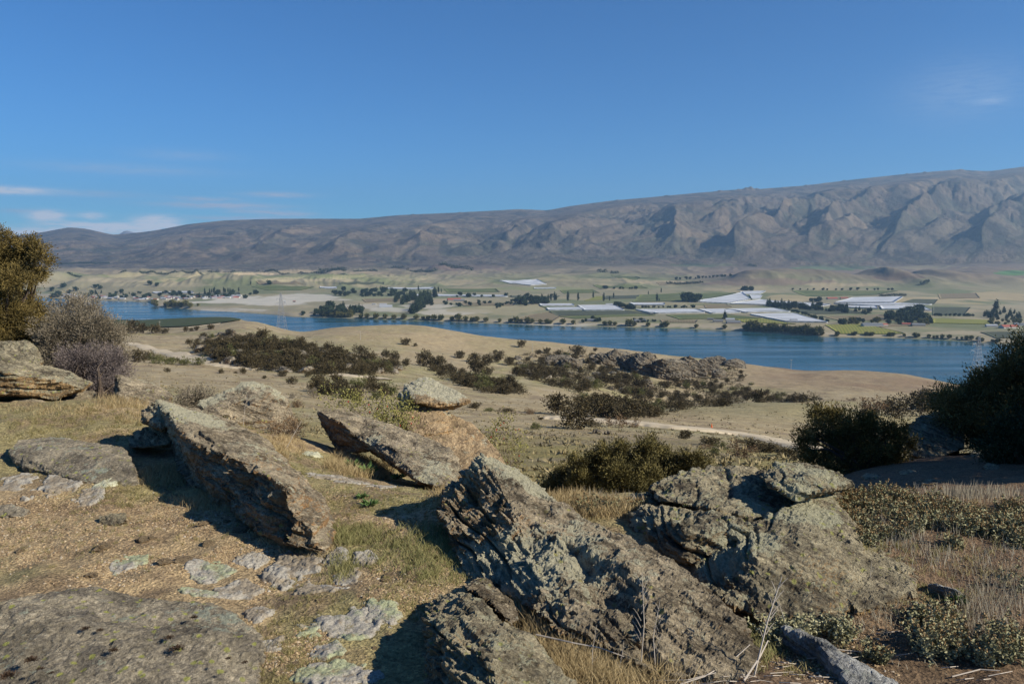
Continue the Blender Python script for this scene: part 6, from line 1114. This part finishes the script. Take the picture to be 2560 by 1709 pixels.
# tall dead stalks
def stalk(u0, v0, u1, v1, Y1, lab, r=.003, br=5, mat=None, flat=False):
    b = hits([u0], [v0])[0]; b = Vector(b); t = P(u1, v1, b.y + Y1); m = MB(); mid = b.lerp(t, .5) + Vector((random.uniform(-.02, .02), 0, .01)); m.tube([b, mid, t], [r, r * .8, r * .35], 5)
    for k in range(br):
        f = .35 + .6 * k / max(1, br); p = b.lerp(t, f); q = p + (t - b).normalized().lerp(Vector((random.choice([-1, 1]), random.uniform(-.5, .5), .6)), .45).normalized() * (t - b).length * .14; m.tube([p, p.lerp(q, .5) + Vector((0, 0, .004)), q], [r * .5, r * .4, r * .2], 4)
    tag(obj('dry_stalk', m.build('dry_stalk', mat or M_stalk)), lab, 'dry stalk')
M_stalk = flat_mat('bleached_stalk', (.42, .37, .31)); M_stalkd = flat_mat('dark_stalk', (.16, .12, .1))
for a in ((1600, 1690, 1605, 1430, -.1, 'tall branched dead stalk in front of the largest rock', .0028, 9), (1640, 1690, 1650, 1500, .0, 'shorter dead stalk right of the tall branched one', .0022, 7), (1885, 1690, 1955, 1440, .1, 'tall bent dead stalk at the right end of the largest rock', .004, 9), (1960, 1600, 1945, 1500, 0, 'thin stalk beside the tall bent one', .002, 3), (978, 1185, 995, 1090, 0, 'single thin stalk in front of the jutting slab', .0025, 0), (388, 1003, 400, 935, .05, 'thin pale stalk at the spire of the tilted slab', .003, 0), (405, 1003, 413, 955, .05, 'second thin stalk at the spire of the tilted slab', .002, 0), (608, 1060, 622, 975, 0, 'thin stalk before the lichen-crowned rock', .0025, 1), (715, 1120, 755, 1050, .1, 'bent pale stalk on the flank of the lichen-crowned rock', .003, 3), (1585, 1262, 1582, 1232, 0, 'feathery stalk at the edge of the layered boulder', .003, 8), (1605, 1275, 1603, 1232, 0, 'thin upright stalk touching the layered boulder', .002, 0),
          (1480, 1700, 1492, 1560, 0, 'stalk in the dry grass left of the tall branched one', .0016, 3), (1540, 1700, 1560, 1600, 0, 'short stalk in the dry grass', .0016, 3), (2120, 1470, 2125, 1420, 0, 'small grey stalk against the layered boulder tail', .0018, 3), (2180, 1480, 2180, 1400, 0, 'slim stalk before the layered boulder tail', .0016, 2)): stalk(*a[:6], a[6], a[7])
def twig(pts, lab, r=.003, mat=None):
    P_ = [Vector(GP(u, v, dz)) for u, v, dz in pts]; m = MB(); m.tube(P_, [r * (1 - .6 * i / len(P_)) for i in range(len(P_))], 5); tag(obj('fallen_twig', m.build('fallen_twig', mat or M_stalk)), lab, 'twig')
twig([(1340, 1585, .12), (1430, 1605, .13), (1500, 1618, .13), (1560, 1640, .1)], 'long pale twig lying across the dry grass', .0035)
twig([(1700, 1709, .02), (1760, 1690, .03), (1830, 1650, .05), (1875, 1610, .08)], 'pale twig rising at the lower end of the largest rock', .003); twig([(1640, 1700, .01), (1720, 1698, .03), (1790, 1680, .04)], 'curved pale twig on the bottom edge', .0025); twig([(1860, 1700, .02), (1900, 1640, .09), (1920, 1600, .12)], 'thick pale twig beside the bent stalk', .004); twig([(1990, 1665, .01), (2040, 1695, .01), (2090, 1702, .01)], 'dark twig lying in the bottom right soil', .003, M_stalkd)
twig([(2090, 1622, .01), (2150, 1628, .01), (2200, 1630, .01)], 'straight pale twig above the pale ledge', .003); twig([(2380, 1690, .01), (2450, 1672, .02), (2500, 1675, .01)], 'pale twig among the spiky herbs', .003); twig([(2290, 1510, .03), (2350, 1550, .02), (2420, 1575, .02)], 'thin twig passing the pale stone', .002)
for i in range(46):
    u, v = (random.uniform(1650, 1960), random.uniform(1650, 1709)) if i < 22 else (random.uniform(1950, 2550), random.uniform(1560, 1700)); a_ = random.uniform(-.5, .5); L = random.uniform(20, 70)
    twig([(u, v, .01), (u + L * .5, v + L * .5 * a_ * .4, .015 + random.random() * .02), (u + L, v + L * a_ * .4, .01)], 'short dry twig lying on the dark soil', random.uniform(.0012, .0025)); C.objects[-1]['group'] = 'short twigs littering the soil at the bottom right'
# gravel and loose stones
def gravel(n, areas, smin, smax, mat, name, label):
    base = np.array([(1, 0, 0), (.3, .9, .1), (-.8, .5, 0), (-.7, -.6, .1), (.4, -.9, 0), (.3, .2, .62), (-.3, -.1, .55)]); fc = np.array([(0, 1, 5), (1, 2, 5), (2, 6, 5), (2, 3, 6), (3, 4, 6), (4, 5, 6), (4, 0, 5)])
    pts = np.concatenate([ellpts(*a[:4], int(n * a[4])) for a in areas]); pts = pts[fbm(pts[:, 0] * 3, pts[:, 1] * 3, o=3, seed=93) + .5 * RNG.random(len(pts)) > .12]; m = len(pts); sc_ = smin + (smax - smin) * RNG.random(m) ** 3; an = RNG.uniform(0, 6.28, m); J = base[None] * (1 + .3 * RNG.normal(size=(m, 7, 1))) * sc_[:, None, None]
    X = J[..., 0] * np.cos(an)[:, None] - J[..., 1] * np.sin(an)[:, None]; Y = J[..., 0] * np.sin(an)[:, None] + J[..., 1] * np.cos(an)[:, None]
    V = np.stack([X, Y, J[..., 2]], -1) + pts[:, None, :]; V[..., 2] += (sc_ * .05)[:, None]; Fc = (np.arange(m)[:, None, None] * 7 + fc[None]).reshape(-1, 3)
    tag(obj(name, mesh(name, V.reshape(-1, 3), Fc, mat, False, {'tint': np.repeat(RNG.random(m), 7)})), label, 'gravel', kind='stuff')
def grav_mat():
    m, nt, p = newmat('schist_gravel'); at = nd(nt, 'ShaderNodeAttribute'); at.attribute_name = 'tint'; nt.links.new(ramp(nt, at.outputs['Fac'], [(0, (.12, .08, .05)), (.35, (.25, .175, .10)), (.65, (.36, .26, .145)), (.88, (.44, .33, .20)), (1, (.40, .36, .30))]), p.inputs['Base Color']); return m
M_gr = grav_mat()
gravel(36000, [(250, 1340, 330, 130, .36), (560, 1330, 180, 90, .16), (720, 1550, 110, 140, .2), (880, 1270, 220, 80, .10), (1000, 1480, 110, 70, .06), (2150, 1610, 260, 110, .12)], .0018, .009, M_gr, 'gravel', 'ochre schist gravel strewn over the bare ground')
LS = [stone_mesh(s, M_rock3) for s in (11, 12, 13)]
for (u, v, w, lab) in ((515, 1310, 24, 'ochre stone near the shaded foot of the tilted slab'), (565, 1302, 14, 'small ochre stone right of the other by the slab foot'), (600, 1328, 34, 'brown angular stone at the slab foot'), (520, 1360, 26, 'flat tan stone in the middle of the gravel'), (355, 1352, 30, 'dark flat stone with a pale edge'), (255, 1372, 36, 'brown slate fragment in the gravel'), (410, 1405, 30, 'dark brown stone right of the blue-green lichen mat'), (465, 1402, 36, 'low brown stone between lichen mat and cushions'), (230, 1440, 26, 'grey-brown stone with moss above the flat slab'), (50, 1378, 18, 'thin chip of slate at the left'), (935, 1620, 12, 'small orange pebble on the green cushion'), (920, 1350, 34, 'reddish knobbly stone in the shadow edge'), (970, 1440, 20, 'pale orange stone on the green turf'), (1115, 1520, 10, 'tiny orange stone on the front slab'), (960, 1450, 16, 'tan stone on the turf by the shadow'), (380, 1345, 16, 'small dark chip beside the flat dark stone'), (735, 1660, 18, 'pebble between the bottom cushions'), (800, 1500, 14, 'tan pebble near the domed cushion')):
    q = GP(u, v); s = w / F * q.y; o = obj('stone', random.choice(LS), None, q + Vector((0, 0, s * .12))); o.scale = (s, s, s * random.uniform(.5, .8)); o.rotation_euler = (random.uniform(-.2, .2), 0, random.uniform(0, 6)); tag(o, lab, 'stone')
# dark moss tufts on the flat slab
M_moss = flat_mat('black_moss', (.055, .035, .022), .95)
for i, (u, v, r) in enumerate(((484, 1543, 10), (213, 1571, 11), (250, 1575, 9), (423, 1594, 12), (443, 1622, 18), (284, 1626, 13), (78, 1650, 17), (102, 1671, 9), (127, 1682, 8), (612, 1655, 8), (572, 1645, 8), (20, 1690, 22))):
    q = GP(u, v, .115); R = r / F * q.y; n = 260; d = unit(RNG.normal(size=(n, 3))); d[:, 2] = np.abs(d[:, 2]); V, Fc, T = quadleaves(d * R * RNG.random(n)[:, None] * np.array([1, 1, .35]), d, R * .35, R * .07, RNG.random(n)); o = obj('moss_tuft', mesh('moss_tuft', V, Fc, M_moss), None, q); tag(o, 'dark brown moss tuft on the flat front slab', 'moss', 'dark moss tufts on the flat front slab')
#@@HAZE
hz = MB(); hz.box((-15500, -60, -12), (15500, 17200, 1560))
mhz = bpy.data.materials.new('haze_air'); mhz.use_nodes = True; nt = mhz.node_tree; nt.nodes.clear()
pv_ = nd(nt, 'ShaderNodeVolumePrincipled'); pv_.inputs['Color'].default_value = (.42, .68, 1.0, 1); pv_.inputs['Density'].default_value = 4.8e-5; pv_.inputs['Anisotropy'].default_value = .2
oo = nd(nt, 'ShaderNodeOutputMaterial'); nt.links.new(pv_.outputs[0], oo.inputs['Volume'])
tag(obj('haze', hz.build('haze', mhz)), 'pale blue air haze filling the valley in front of the range', 'haze', kind='stuff')

# a label of its own for every repeat that can be told apart by its place
ORDW = 'first second third fourth fifth sixth seventh eighth ninth tenth eleventh twelfth thirteenth fourteenth fifteenth sixteenth seventeenth eighteenth nineteenth twentieth'.split()
bpy.context.view_layer.update()
lab = {}
for o in C.objects:
    if o.parent is None and 'label' in o.keys() and o.get('group') and not o.get('kind'): lab.setdefault(o['label'], []).append(o)
def aimx(o): 
    p = o.location if o.type == 'EMPTY' or o.location.length > 1 else Vector(o.data.vertices[0].co); return p.x / max(p.y, .5)
for l, os_ in lab.items():
    if len(os_) < 2 or len(l.split()) > 11: continue
    sets = [('', os_)]
    if len(os_) > 40:
        ys = sorted(o.location.y for o in os_); q1, q2 = ys[len(ys) // 3], ys[2 * len(ys) // 3]
        sets = [(', front row', [o for o in os_ if o.location.y < q1]), (', middle row', [o for o in os_ if q1 <= o.location.y < q2]), (', back row', [o for o in os_ if o.location.y >= q2])]
    for w_, ss in sets:
        ss.sort(key=aimx); n_ = len(ss)
        for i, o in enumerate(ss):
            a_ = 'leftmost' if i == 0 else 'rightmost' if i == n_ - 1 else ORDW[i] + ' from the left' if i < (n_ + 1) // 2 and i < 20 else ORDW[n_ - 1 - i] + ' from the right' if n_ - 1 - i < 20 else None
            if a_ and len((l + w_ + ' ' + a_).split()) <= 16: o['label'] = l + ', ' + a_ + w_
